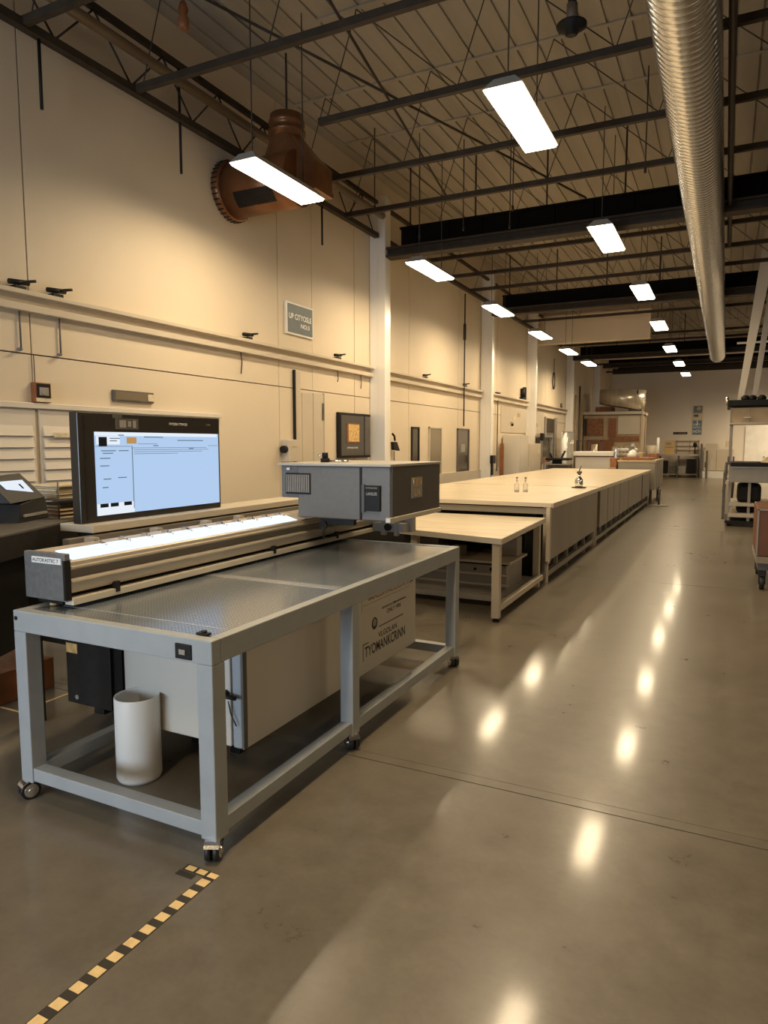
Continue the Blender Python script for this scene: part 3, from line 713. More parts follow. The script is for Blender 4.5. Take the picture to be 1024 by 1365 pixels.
# control box hung at the front
k = MB().box(-3.04, -2.72, 2.40, 2.75, .255, .60, 0, .004).build('control_box', M['blackm'], t)
MB().box(-3.03, -2.95, 2.395, 2.401, .525, .575).build('rating_label', M['gold'], k)
MB().box(-2.72, -2.66, 2.42, 2.7, .28, .62).build('box_side', M['black'], k)
MB().cyl((-2.97, 2.398, .29), (-2.97, 2.401, .29), .012).build('box_bolt', M['grey'], k)
MB().tube([(-2.75, 2.44, .26), (-2.74, 2.44, .20), (-2.72, 2.44, .16), (-2.72, 2.44, .01)], .014, 8).build('box_cable', M['black'], k)
# sensor clamp on top of carriage
t2 = thing('clamp_tool', 'small black clamp tool with a rod on top of the printer carriage', 'tool', (-2.55, 4.2, 1.472))
MB().box(-2.57, -2.53, 4.18, 4.24, 1.472, 1.50).cyl((-2.55, 4.21, 1.50), (-2.55, 4.21, 1.54), .022).build('clamp_head', M['black'], t2)
MB().cyl((-2.55, 4.21, 1.48), (-2.38, 4.25, 1.48), .006, seg=8).build('rod', M['chrome'], t2)
MB().cyl((-2.60, 4.19, 1.52), (-2.56, 4.21, 1.52), .008, seg=8).build('screw', M['chrome'], t2)

# monitor
t = thing('monitor', 'large widescreen black monitor showing a pale blue window on the printer ledge', 'monitor', (-3.33, 3.36, 1.14))
MX, MY0, MY1, MZ0, MZ1 = -3.30, 2.75, 3.975, 1.14, 1.785
MB().box(MX - .07, MX, MY0, MY1, MZ0, MZ1, 0, .006).build('housing', M['bezel'], t)
SY0, SY1, SZ0, SZ1 = 2.862, 3.955, 1.178, 1.672
s = MB().box(MX, MX + .003, SY0, SY1, SZ0, SZ1).build('screen', M['screen'], t)
xs = MX + .003
b = MB()
def sr(u0, u1, v0, v1, m):   # fractions of the screen from top left
    b.box(xs, xs + .0012 + .0004 * m, SY0 + (SY1 - SY0) * u0, SY0 + (SY1 - SY0) * u1, SZ1 - (SZ1 - SZ0) * v1, SZ1 - (SZ1 - SZ0) * v0, m)
sr(0, .985, 0, .045, 0); sr(.01, .17, .05, .15, 0); sr(0, .26, .86, 1, 0)
sr(.255, .26, .17, .95, 1)
for v, u0, u1 in ((.17, 0, .26), (.19, .26, .88), (.215, .27, .9), (.24, .27, .84), (.265, .27, .62), (.165, .9, .99), (.14, .3, .45)): sr(u0, u1, v, v + .006, 1)
for k, (u0, u1, v) in enumerate(((.04, .14, .22), (.16, .23, .22), (.05, .12, .25), (.03, .10, .31), (.03, .09, .40), (.05, .10, .56), (.15, .21, .55), (.04, .08, .66), (.1, .15, .1), (.1, .17, .07), (.16, .2, .03), (.35, .5, .05), (.62, .85, .09), (.72, .76, .2), (.42, .46, .16))): sr(u0, u1, v, v + .012, 1)
sr(.025, .08, .06, .17, 2); sr(.22, .29, .06, .14, 3)
for u in (.02, .09, .185): sr(u, u + .055, .86, .905, 2)
b.build('screen_window', [M['screenw'], M['screeng'], M['screenk'], M['screeno']], s)
text('lettering', 'FTYCKE CTRPQ5', M['txtw'], t, (MX, 3.47, 1.722), YP, ZP, .018, .17)
text('lettering', '( PM', M['txtg'], t, (MX, 3.83, 1.725), YP, ZP, .016, .045)
b = MB(); b.box(MX, MX + .004, 3.02, 3.20, 1.69, 1.755, 0); b.box(MX + .004, MX + .005, 3.03, 3.19, 1.697, 1.748, 1); b.box(MX, MX + .006, 3.0, 3.07, 1.755, 1.778, 0)
b.box(MX + .005, MX + .006, 3.05, 3.10, 1.70, 1.745, 2); b.box(MX + .005, MX + .006, 3.115, 3.14, 1.705, 1.74, 2); b.box(MX + .005, MX + .006, 3.155, 3.18, 1.70, 1.745, 2)
b.build('asset_sticker', [M['dgrey'], M['carrd'], M['grey']], t)
MB().box(MX, MX + .004, MY0 + .04, MY0 + .05, MZ0 + .02, MZ1 - .02).build('bezel_ridge', M['blackm'], t)

# left desk (turned), device, paper trays
ang = math.atan2(.91, -.40) - PI / 2
t = thing('side_desk', 'black side desk at the photo\'s left edge beside the printer', 'desk', (-3.60, 2.97, 0), rz=ang); t['_local'] = 1
# local: +Y runs along the right edge away from the camera, -X goes left
MB().box(-.75, 0, -1.5, 0, 1.0, 1.13, 0, .004).build('top', M['blackm'], t, False)
MB().box(-.74, -.01, -1.49, -.02, 1.13, 1.134).build('top_mat', M['dgrey'], t, False)
MB().box(-.72, -.05, -1.45, -.35, .50, 1.0).build('drawer_unit', M['black'], t, False)
for x in (-.70, -.10):
    for y in (-1.4, -.45): MB().box(x, x + .06, y, y + .06, 0, .5).build('leg', M['black'], t, False)
t['_local'] = 0
t = thing('label_printer', 'black label printer with a lit white display on the left desk', 'label printer', (-3.93, 2.80, 1.134), rz=ang)
MB().hexa([(-.15, -.20, 0), (.13, -.20, 0), (.13, .14, 0), (-.15, .14, 0), (-.15, -.16, .11), (.12, -.16, .11), (.11, .13, .14), (-.15, .13, .14)], 0, .006).build('body', M['black'], t, False)
MB().hexa([(.02, -.26, .12), (.12, -.26, .12), (.12, .12, .13), (.02, .12, .13), (-.06, -.26, .26), (-.03, -.26, .275), (-.03, .10, .285), (-.06, .10, .27)], 0, .004).build('display_head', M['black'], t, False)
n = Vector((.155, 0, .15)).normalized()
def dq(y, s): return (.12 - .15 * s + .003, y, .125 + .155 * s + .003)
MB().quad([dq(-.19, .45), dq(.05, .25), dq(.055, .75), dq(-.20, .75)]).build('display', M['screenw'], t, False)
MB().quad([(a + .001, b_, c_ + .001) for a, b_, c_ in (dq(-.03, .42), dq(-.01, .42), dq(-.01, .6), dq(-.03, .6))]).build('display_mark', M['screenk'], t, False)
MB().box(.10, .14, -.15, .1, .03, .045).build('paper_slot', M['grey'], t, False)
t = thing('paper_tray', 'two-tier wire tray of cream papers between the label printer and the monitor', 'tray', (-4.17, 3.35, 1.08))
MB().box(-4.38, -3.96, 3.12, 3.62, 1.08, 1.10).build('tray_base', M['dgrey'], t)
b = MB()
for z in (1.10, 1.23):
    b.tube([(-4.36, 3.14, z), (-3.98, 3.14, z), (-3.98, 3.6, z), (-4.36, 3.6, z), (-4.36, 3.14, z)], .005, 6)
for x, y in ((-4.36, 3.14), (-3.98, 3.14), (-3.98, 3.6), (-4.36, 3.6)): b.cyl((x, y, 1.10), (x, y, 1.35), .005, seg=6)
b.build('wire_frame', M['dgrey'], t)
for z0 in (1.101, 1.234):
    b = MB()
    for k in range(7):
        j = random.uniform(-.012, .012); b.box(-4.34 + j, -4.0 + j, 3.16 + j, 3.58 + j, z0 + k * .013, z0 + k * .013 + .010, k % 2)
    o = b.build('paper_stack', [M['paper'], M['rust'] if z0 < 1.2 else M['ovenw']]); tag(o, 'stack of cream papers in the %s tier of the wire tray' % ('lower' if z0 < 1.2 else 'upper'), 'papers', 'papers in the wire tray')
MB().box(-4.38, -3.96, 3.12, 3.62, 1.222, 1.231).build('tray_shelf', M['dgrey'], t)
t = thing('tray_cabinet', 'dark low cabinet carrying the paper tray behind the left desk', 'cabinet', (-4.1, 3.6, 0))
MB().box(-4.6, -3.92, 3.08, 4.4, 0.5, 1.079, 0, .004).build('body', M['blackm'], t)
for x in (-4.55, -3.95):
    for y in (3.2, 4.25): MB().box(x, x + .05, y, y + .05, 0, .5).build('leg', M['black'], t)
t = thing('wire_bundle', 'bundle of loose cables hanging from the left desk with a cream tag', 'cables', (-3.45, 2.35, .9))
for k in range(5):
    x, y = -3.40 - .03 * k, 2.20 + .03 * k
    MB().tube([(x, y, 1.0), (x + .03, y - .02, .92), (x + .02 * k, y + .02, .84), (x - .02, y, .78), (x + .05, y + .05, .74)], .006, 6).build('cable', M['cable'] if k % 2 else M['grey'], t)
MB().box(-3.44, -3.36, 2.25, 2.262, .80, .90).build('tag', M['paper'], t)
o = MB().box(-4.5, -3.92, 2.5, 3.0, 0, .20, 0, .006).build('brown_crate', M['rust']); tag(o, 'low brown crate on the floor at the photo\'s left edge', 'crate')

# floor tape
t = thing('hazard_tape', 'yellow and black dashed hazard tape stuck on the floor in the foreground', 'tape', (-1.645, 1.2, 0))
b = MB(); b.box(-1.672, -1.622, .3, 1.86, 0, .0012, 1); y = .32
while y < 1.83:
    b.box(-1.668, -1.626, y, y + .036, .0012, .0018, 0); y += .068
b.build('long_strip', [M['tapey'], M['tapek']], t)
b = MB(); b.box(-1.775, -1.625, 1.862, 1.898, 0, .0012, 1); x = -1.765
b.box(-1.78, -1.70, 1.83, 1.858, 0, .0010, 1)
while x < -1.64: b.box(x, x + .040, 1.868, 1.894, .0012, .0018, 0); x += .052
b.build('short_strip', [M['tapey'], M['tapek']], t)
o = MB().box(-4.6, -3.72, 2.60, 2.615, 0, .001).box(-3.74, -3.72, 2.615, 3.0, 0, .001).build('floor_tape', M['tapey']); tag(o, 'thin tan floor tape line seen past the front table\'s left leg', 'tape')

# ------------------------------------------------------------------ second bench
t = thing('work_bench', 'low pale-topped work bench between the front table and the long tables', 'bench', (-2.5, 6.8, 0))
pts = [(-3.45, 6.3), (-1.74, 5.85), (-1.80, 7.76), (-3.45, 7.76)]
MB().hexa([(x, y, .725) for x, y in pts] + [(x, y, .77) for x, y in pts], 0, .004).build('top', M['top'], t)
b = MB()
for (a, c_) in ((pts[0], pts[1]), (pts[1], pts[2])):
    b.bar((a[0], a[1], .742), (c_[0], c_[1], .742), .012, .052)
b.build('edge_band', M['topedge'], t)
for x, y, z0 in ((-1.80, 5.92, .035), (-1.85, 7.6, .0), (-3.35, 6.36, .0), (-3.35, 7.6, .0), (-2.72, 6.2, .55)): MB().box(x - .035, x + .035, y - .035, y + .035, z0, .725, 0, .003).build('leg', M['beige'], t)
MB().cyl((-1.80, 5.92, 0), (-1.80, 5.92, .04), .022).cyl((-1.80, 5.92, 0.0), (-1.80, 5.92, .012), .034).build('foot', M['black'], t)
MB().box(-1.83, -1.77, 5.955, 7.6, .09, .145, 0, .003).build('side_rail', M['beige'], t)
MB().box(-3.4, -1.80, 6.42, 6.47, .06, .11, 0, .003).build('end_rail', M['grey'], t)
MB().box(-3.4, -1.84, 6.5, 7.6, .10, .115).build('lower_shelf', M['grey'], t)
MB().box(-3.42, -1.95, 7.45, 7.5, .45, .72).build('back_panel', M['black'], t)
t = thing('drawer_unit', 'grey steel unit with long rails on the shelf of the work bench', 'drawer unit', (-2.6, 7.0, .115))
b = MB(); b.box(-3.35, -1.95, 6.75, 7.35, .116, .36); b.build('body', M['grey'], t)
MB().box(-3.37, -1.90, 6.70, 7.38, .385, .41, 0, .003).build('top_tray', M['alu'], t)
MB().box(-3.34, -1.96, 6.76, 7.34, .36, .385).build('dark_gap', M['black'], t)
MB().box(-3.36, -1.92, 6.725, 6.75, .255, .275).box(-3.36, -1.92, 6.725, 6.75, .15, .17).build('front_rail', M['alu'], t)
MB().cyl((-2.10, 6.75, .32), (-2.10, 6.735, .32), .022).cyl((-2.28, 6.75, .31), (-2.28, 6.735, .31), .014).build('knob', M['black'], t)
for x, y, w, h, m, lab in ((-2.9, 7.05, .25, .16, 'dgrey', 'dark grey box on the steel unit under the bench, left one'), (-2.55, 6.95, .14, .10, 'grey', 'small grey box standing on the steel unit under the bench'), (-2.05, 7.2, .22, .2, 'grey', 'grey box at the right end of the steel unit under the bench')):
    o = MB().box(x - w / 2, x + w / 2, y - .1, y + .1, .41, .41 + h, 0, .006).build('parts_box', M[m]); tag(o, lab, 'box', 'boxes under the work bench')
MBp = thing('motor_unit', 'black motor housing behind the steel unit under the bench', 'motor', (-2.45, 7.2, .41))
MB().cyl((-2.75, 7.3, .56), (-2.25, 7.3, .56), .12).build('housing', M['black'], MBp); MB().box(-2.6, -2.4, 7.22, 7.38, .41, .47).build('base', M['blackm'], MBp)

# ------------------------------------------------------------------ long tables
def long_table(name, lab, y0, y1, skirts, group):
    t = thing(name, lab, 'table', (-3.0, (y0 + y1) / 2, 0), group)
    MB().box(-4.30, -1.74, y0, y1, .885, .93, 0, .004).build('top', M['top'], t)
    MB().box(-1.742, -1.725, y0, y1, .875, .933, 0, .003).box(-4.3, -1.742, y0 - .012, y0, .885, .932).build('edge_band', M['topedge'], t)
    for a, c_ in skirts:
        b = MB(); n = max(2, int((c_ - a) / .18)); 
        b.box(-1.80, -1.76, a, c_, .27, .875, 0, .003)
        b.build('skirt_panel', M['skirt'], t)
        y = a + .9
        if c_ - a > 3.5:
            b = MB()
            for q in (.8, 1.5, 2.3, 3.6): b.box(-1.76, -1.757, a + q, a + q + .012, .27, .87)
            b.build('skirt_seam', M['dgrey'], t)
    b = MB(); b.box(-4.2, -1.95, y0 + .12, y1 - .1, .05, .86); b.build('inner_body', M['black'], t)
    MB().box(-1.86, -1.80, y0 - .02, y1, .06, .125, 0, .003).build('floor_rail', M['skirt'], t)
    y = y0 + .02; k = 0
    while y < y1:
        MB().box(-1.85, -1.81, y, y + .045, 0 if k % 2 == 0 else .12, .3).build('post', M['grey'], t); y += .62; k += 1
    for x in (-4.2, -1.85):
        for y in (y0 + .04, y1 - .1): MB().box(x, x + .06, y, y + .06, 0, .885).build('leg', M['beige'], t)
    MB().box(-4.3, -1.80, y0 + .01, y0 + .05, .80, .87).build('end_apron', M['skirt'], t)
    return t
t1 = long_table('long_table', 'long pale-topped table with one plain skirt panel, nearer of the two', 7.83, 11.12, [(7.88, 10.98)], 'long pale worktables')
MB().box(-1.80, -1.755, 7.80, 7.88, .26, .885, 0, .003).build('corner_post', M['beige'], t1)
MB().cyl((-1.78, 7.84, .235), (-1.78, 7.84, .26), .03, .02).build('post_foot', M['chrome'], t1)
t2 = long_table('long_table', 'long pale-topped table with seamed skirt, farther of the two', 11.16, 19.4, [(11.34, 17.45), (17.62, 19.35)], 'long pale worktables')
# fence strip by the wall behind the tables
struct(MB().box(W, W + .04, 8.9, 20.0, 0, .98).build('baseboard_left', M['beige']))
# bottles on the long table
t = thing('glass_bottle', 'clear glass bottle pair\'s left one on the nearer long table', 'bottle', (-2.6, 9.45, .93), 'small bottles on the long table')
def bottle(t, x, y, z, m, h=.19, r=.035):
    MB().lathe([(r * .9, z), (r, z + .01), (r, z + h * .55), (r * .35, z + h * .72), (r * .35, z + h * .9), (r * .4, z + h * .9), (r * .4, z + h)], (x, y, 0), 18).build('glass', m, t)
    MB().lathe([(r * .42, z + h), (r * .42, z + h + .02), (.004, z + h + .022)], (x, y, 0), 14).build('cap', M['dgrey'], t)
bottle(t, -2.6, 9.45, .93, M['clear'])
t = thing('glass_bottle', 'clear glass bottle pair\'s right one on the nearer long table', 'bottle', (-2.5, 9.5, .93), 'small bottles on the long table')
bottle(t, -2.49, 9.5, .93, M['clear'])
t = thing('spray_bottle', 'grey spray bottle on a black base on the long table', 'bottle', (-2.0, 10.8, .93))
MB().lathe([(.11, .93), (.11, .942), (.05, .945)], (-2.0, 10.8, 0), 24).build('base', M['black'], t)
MB().lathe([(.055, .943), (.06, .955), (.06, 1.06), (.03, 1.10), (.022, 1.12), (.022, 1.15)], (-2.0, 10.8, 0), 20).build('body', M['chrome'], t)
MB().box(-2.03, -1.97, 10.76, 10.86, 1.15, 1.185, 0, .005).cyl((-2.0, 10.78, 1.18), (-1.97, 10.78, 1.27), .008, seg=8).build('nozzle', M['dgrey'], t)

# far end cabinet and clutter beyond the long tables
t = thing('end_cabinet', 'tall grey panelled cabinet at the far end of the long tables', 'cabinet', (-2.3, 21.0, 0))
MB().box(-2.6, -1.66, 19.6, 22.2, .38, 1.12, 0, .004).build('body', M['skirt'], t)
for y in (20.2, 20.9, 21.6): MB().box(-1.66, -1.655, y, y + .012, .40, 1.10).build('panel_seam', M['dgrey'], t)
MB().box(-2.62, -1.64, 19.58, 22.22, 1.12, 1.17).build('top', M['ovenw'], t)
for x in (-2.5, -1.8):
    for y in (19.7, 22.0): MB().box(x, x + .07, y, y + .07, 0, .38).build('leg', M['dgrey'], t)
t = thing('floor_stand', 'round metal floor stand base beside the far grey cabinet', 'stand', (-1.5, 19.2, 0))
MB().lathe([(.24, 0), (.24, .015), (.06, .03), (.03, .04), (.03, .42), (.06, .44)], (-1.5, 19.2, 0), 24).build('pedestal', M['grey'], t)
MB().tube([(-1.5, 19.1, .04), (-1.5, 19.02, .3), (-1.5, 19.15, .42)], .02).build('strut', M['dgrey'], t)
t = thing('white_machine', 'cream box-shaped machine with a lid behind the far worktop', 'machine', (-3.6, 21.6, 0))
MB().box(-4.05, -3.0, 21.2, 22.2, .0, 1.22, 0, .01).build('body', M['cabw'], t); MB().box(-4.1, -2.95, 21.15, 22.25, 1.25, 1.38, 0, .01).build('lid', M['white'], t)
MB().box(-4.04, -3.02, 21.19, 22.18, 1.22, 1.25).build('lid_gap', M['rust'], t)
MB().box(-2.94, -2.90, 21.4, 21.5, .9, 1.45).box(-2.96, -2.93, 21.7, 21.8, .9, 1.4).build('side_arm', M['chrome'], t)
t = thing('swing_press', 'black swing arm press beside the cream machine', 'press', (-4.6, 21.0, 0))
MB().box(-4.75, -4.15, 20.7, 21.3, .0, .98).build('base', M['dgrey'], t); MB().box(-4.82, -4.12, 20.6, 21.1, 1.12, 1.19, 0, .02).build('upper_arm', M['black'], t)
MB().box(-4.65, -4.4, 20.8, 21.0, .98, 1.12).cyl((-4.4, 20.9, 1.19), (-4.3, 20.9, 1.40), .03).cyl((-4.7, 20.9, 1.19), (-4.74, 20.9, 1.33), .03).build('linkage', M['black'], t)
MB().box(-4.8, -4.13, 20.62, 21.12, .981, 1.01).build('lower_plate', M['grey'], t)
def pallet_box(x0, x1, y0, y1, z0, z1, m, lab, g='brown cartons beyond the long tables'):
    o = MB().box(x0, x1, y0, y1, z0, z1, 0, .01).build('carton', M[m]); tag(o, lab, 'carton', g)
t = thing('carton_bench', 'low bench holding brown cartons at the end of the worktop', 'bench', (-2.8, 20.3, 0))
MB().box(-2.86, -2.66, 19.6, 20.9, .90, .96).build('top', M['ovenw'], t)
for x in (-2.84, -2.72):
    for y in (19.65, 20.8): MB().box(x, x + .05, y, y + .05, 0, .9).build('leg', M['dgrey'], t)
pallet_box(-2.55, -1.75, 19.8, 20.6, 1.17, 1.24, 'rust', 'flat rust-brown carton on the grey end cabinet')
pallet_box(-2.5, -2.1, 20.8, 21.4, 1.17, 1.36, 'ovenw', 'tan carton on the grey end cabinet, left of the brown one')
pallet_box(-2.0, -1.75, 21.3, 21.8, 1.17, 1.33, 'brick', 'small rust carton on the back of the grey end cabinet')
pallet_box(-2.85, -2.67, 19.8, 20.5, .96, 1.22, 'brick', 'upright rust carton on the low bench')
o = MB().lathe([(.16, 1.17), (.14, 1.26), (.08, 1.34), (.01, 1.38)], (-2.3, 20.2 + .0, .07), 14).build('cloth_heap', M['white']); tag(o, 'white crumpled cloth heap on the brown cartons', 'cloth')

# equipment along the far left wall
t = thing('white_locker', 'cream double locker standing against the left wall past the second column', 'locker', (W + .3, 19.0, 0))
MB().box(W + .04, W + .5, 18.0, 18.9, 0, 1.84, 0, .006).build('body', M['cabw'], t); MB().box(W + .04, W + .55, 18.95, 20.15, 0, 1.62, 0, .006).build('side_unit', M['beige'], t)
MB().box(W + .55, W + .56, 19.75, 19.95, 1.3, 1.42).build('label_plate', M['paper'], t)
o = MB().box(W + .05, W + .12, 17.72, 17.85, 0, 1.62).build('wall_post', M['rust']); tag(o, 'narrow rust-red post beside the cream locker', 'post')
t = thing('shelf_rack', 'grey rack of dark bins between the locker and dark doorway', 'rack', (W + .3, 21.2, 0))
MB().box(W + .04, W + .5, 20.5, 21.9, 0, .06).box(W + .04, W + .5, 20.5, 21.9, 1.0, 1.04).box(W + .04, W + .5, 20.5, 21.9, 1.82, 1.86).build('shelf_boards', M['grey'], t)
for y in (20.5, 21.85): MB().box(W + .44, W + .5, y, y + .05, 0, 1.9).build('post', M['grey'], t)
MB().box(W + .04, W + .42, 20.56, 21.8, 1.04, 1.8).build('back_sheet', M['pane'], t)
o = MB().box(W + .1, W + .46, 20.7, 21.3, 1.04, 1.2).build('bin', M['rust']); tag(o, 'rust-coloured bin on the grey rack\'s middle shelf', 'bin')
o = MB().box(W + .5, W + .6, 20.2, 20.42, 1.70, 1.92, 0, .02).build('wall_speaker', M['black']); tag(o, 'small black box on the wall above the cream locker', 'box')
t = thing('plastic_curtain', 'clear plastic strip curtain wrapped on a stand by the dark doorway', 'curtain', (W + .6, 24.8, 0))
for k in range(6):
    MB().cyl((W + .35 + .05 * (k % 2), 24.3 + k * .2, .2), (W + .35 + .05 * (k % 2), 24.3 + k * .2, 2.0), .10, seg=12).build('strip', M['clear'] if k % 2 else M['tin'], t)
MB().cyl((W + .38, 24.1, 2.02), (W + .38, 25.5, 2.02), .03).build('top_bar', M['grey'], t); MB().box(W + .25, W + .5, 24.1, 25.5, 0, .2).build('base', M['grey'], t)
t = thing('notice_board', 'tan notice board wall panel mottled with papers near the dark doorway', 'board', (W, 20.5, 1.9))
MB().box(W + .003, W + .02, 17.9, 22.6, 1.92, 2.62).build('board', M['beige'], t)
for k in range(9):
    y = 18.3 + random.random() * 3.8; z = 2.0 + random.random() * .45
    MB().box(W + .02, W + .024, y, y + .3, z, z + .12).build('paper', M['paper'] if k % 2 else M['ovenw'], t)
t = thing('oval_bracket', 'thin dark oval bracket high on the left wall near the far columns', 'bracket', (W, 24.0, 3.6))
b = MB(); pp = [(W + .04, 23.9 + .16 * math.cos(a * PI / 8), 3.75 + .28 * math.sin(a * PI / 8)) for a in range(17)]
b.tube(pp, .02, 6); b.build('ring', M['black'], t); MB().cyl((W + .04, 23.9, 4.03), (W + .04, 23.9, 4.5), .012, seg=6).build('hanger', M['cable'], t)
o = MB().lathe([(.12, 0), (.12, .03), (.06, .05)], (W, 25.3, 2.95), 18, axis='x').build('wall_bell', M['dgrey']); tag(o, 'small round dark wall bell near the far columns', 'bell')
t = thing('conduit_bracket', 'dark bracket with a coil beside the third column above the raceway', 'bracket', (W + .3, 19.6, 2.9))
MB().box(W, W + .1, 19.7, 20.1, 2.89, 2.94).box(W + .02, W + .1, 20.0, 20.1, 2.94, 3.25).build('arm', M['black'], t)
MB().cyl((W + .06, 19.85, 2.94), (W + .06, 19.85, 3.2), .06).build('coil', M['black'], t)

# oven with round hood
t = thing('curing_oven', 'rust and tan brick-like oven enclosure in the far left corner', 'oven', (-4.3, 30, 0))
b = MB(); b.box(-5.35, -3.1, 29.6, 31.6, 0, 2.78); b.build('body', M['ovenw'], t)
MB().box(-5.38, -3.05, 29.5, 31.7, 2.80, 2.92, 0, .01).build('top_beam', M['beige'], t)
MB().box(-5.2, -4.55, 29.55, 29.6, 1.95, 2.65).build('left_window', M['brick'], t)
MB().box(-5.33, -5.22, 29.54, 29.6, 1.95, 2.65).build('dark_jamb', M['pane'], t)
MB().box(-4.35, -4.05, 29.55, 29.6, 1.9, 2.65).build('mid_window', M['rust'], t)
MB().box(-3.98, -3.15, 29.56, 29.6, 2.0, 2.72).build('tan_door', M['beige'], t)
MB().box(-4.3, -3.15, 29.55, 29.6, 1.72, 1.92).build('brick_band', M['brick'], t)
MB().box(-5.2, -4.1, 29.5, 29.6, 1.1, 1.78).build('brick_front', M['rust'], t)
MB().box(-4.1, -3.12, 29.5, 29.6, .9, 1.66).build('pipe_front', M['ovenw'], t)
for k in range(5): MB().cyl((-4.0 + k * .18, 29.45, .95), (-4.0 + k * .18, 29.45, 1.5), .05, seg=10).build('pipe', M['drum'], t)
MB().cyl((-3.45, 29.44, 1.5), (-3.3, 29.44, 1.5), .13).build('gauge', M['white'], t)
for x in (-3.06, ): MB().box(x, x + .05, 29.5, 29.55, 0, 3.0).build('post', M['beige'], t)
t = thing('round_exhaust_hood', 'shiny round sheet-metal exhaust hood above the oven', 'hood', (-3.95, 30.2, 2.92))
R = .92; cxh, cyh = -3.95, 30.4
b = MB()
n = 48; A, B = [], []
for i in range(n):
    a = 2 * PI * i / n; x, y = cxh + R * math.cos(a), cyh + R * math.sin(a)
    A.append(b.bm.verts.new((x, y, 3.12 - .16 * math.cos(a)))); B.append(b.bm.verts.new((x, y, 3.82 - .03 * math.cos(a))))
for i in range(n):
    j = (i + 1) % n; b._f([A[i], A[j], B[j], B[i]], 0, True)
b._f(B, 0); b._f(A[::-1], 1)
b.build('drum', [M['drum'], M['brick']], t)
MB().box(-4.95, -4.3, 29.9, 30.9, 2.92, 3.14).build('duct_box', M['rust'], t)
MB().box(cxh + .3, cxh + .8, 29.9, 30.9, 2.92, 3.02).build('support_frame', M['pane'], t)
MB().cyl((-3.02, 30.35, 0), (-3.02, 30.35, 3.7), .012, seg=8).build('drop_rod', M['dgrey'], t)
b = MB(); b.box(-3.30, -3.26, 29.70, 29.74, 3.6, 3.78); b.build('latch', M['black'], t)

# clutter in front of the oven
t = thing('roller_stand', 'tan roller stand with three pale rolls in front of the oven', 'stand', (-3.4, 27.6, 0))
for x in (-3.9, -2.95): MB().box(x, x + .06, 27.5, 27.7, 0, 1.5).build('side_post', M['ovenw'], t)
for z, m in ((1.02, 'paper'), (1.2, 'beige'), (1.38, 'tin')): MB().cyl((-3.86, 27.6, z), (-2.93, 27.6, z), .07).build('roll', M[m], t)
t = thing('machine_frame', 'dark framed machine with glassy jars of parts left of the oven front', 'machine', (-4.8, 27.5, 0))
b = MB()
for x in (-5.2, -4.75, -4.3): b.box(x, x + .05, 27.3, 27.35, 0, 1.75)
for z in (.8, 1.25, 1.7): b.box(-5.2, -4.25, 27.3, 27.35, z, z + .04)
b.build('frame', M['dgrey'], t)
MB().box(-5.15, -4.3, 27.32, 27.8, .3, .8).build('tank', M['rust'], t); MB().box(-5.1, -4.8, 27.36, 27.7, .85, 1.2).build('control_unit', M['blackm'], t); MB().cyl((-4.55, 27.5, .84), (-4.55, 27.5, 1.6), .12).build('filter_can', M['drum'], t)
t = thing('wall_pipework', 'thin vertical pipes on the wall left of the round exhaust hood', 'pipes', (-5.3, 28.2, 0))
for k, (y, z1) in enumerate(((26.9, 4.0), (27.6, 3.5), (28.4, 3.9), (29.0, 3.2))): MB().cyl((W + .08, y, 0), (W + .08, y, z1), .035, seg=8).build('pipe', M['ovenw'] if k % 2 else M['dgrey'], t)
o = MB().box(-2.75, -2.6, 23.0, 23.3, 0, 1.5).box(-2.78, -2.57, 22.97, 23.33, 1.5, 1.53).build('bin_stand', M['grey']); tag(o, 'slim grey upright bin behind the far end cabinet', 'bin')
t = thing('canister_trolley', 'small trolley carrying a glassy canister right of the oven', 'trolley', (-2.55, 28.6, 0))
MB().box(-2.85, -2.3, 28.4, 28.9, .9, .95).box(-2.85, -2.8, 28.4, 28.45, 0, .9).build('shelf', M['dgrey'], t)
for x, y in ((-2.35, 28.4), (-2.85, 28.85), (-2.35, 28.85)): MB().box(x, x + .05, y, y + .05, 0, .9).build('leg', M['dgrey'], t)
MB().cyl((-2.58, 28.65, .95), (-2.58, 28.65, 1.55), .2).build('canister', M['beige'], t); MB().cyl((-2.35, 28.6, .95), (-2.35, 28.6, 1.85), .05).build('tall_tube', M['tin'], t)
# ------------------------------------------------------------------ far wall things
t = thing('wall_poster', 'tall narrow blue and white poster on the far wall', 'poster', (-1.25, YF, 2.05))
MB().box(-1.50, -1.06, YF - .02, YF, 2.05, 3.46).build('backing', M['paper'], t)
MB().box(-1.48, -1.10, YF - .025, YF - .02, 3.10, 3.44).build('top_picture', M['bluep'], t)
MB().lathe([(.10, -.004), (.10, 0)], (-1.25, YF - .026, 3.32), 16, axis='y').build('yellow_disc', M['gold'], t)
MB().box(-1.49, -1.10, YF - .025, YF - .02, 2.06, 2.75).build('lower_picture', M['bluep'], t)
for z, s in ((2.50, 'DIET'), (2.36, 'HTD'), (2.15, 'HCN')): text('lettering', s, M['txtw'], t, (-1.46, YF - .026, z), XP, ZP, .09 if z > 2.3 else .14, .32)
MB().box(-1.32, -1.27, YF - .027, YF - .025, 2.5, 2.74).build('white_arrow', M['txtw'], t)
MB().box(-1.46, -1.26, YF - .025, YF - .02, 2.92, 3.03).build('small_print', M['dgrey'], t)
t = thing('strip_sign', 'small black strip sign with pale lettering on the far wall', 'sign', (-2.0, YF, 2.1))
MB().box(-2.36, -1.72, YF - .02, YF, 2.08, 2.19).build('plate', M['black'], t)
text('lettering', 'EL OPROISE', M['txtg'], t, (-2.30, YF - .021, 2.11), XP, ZP, .05, .52)
t = thing('far_bench', 'long steel bench with dark equipment beneath against the far wall', 'bench', (-1.9, 36.2, 0))
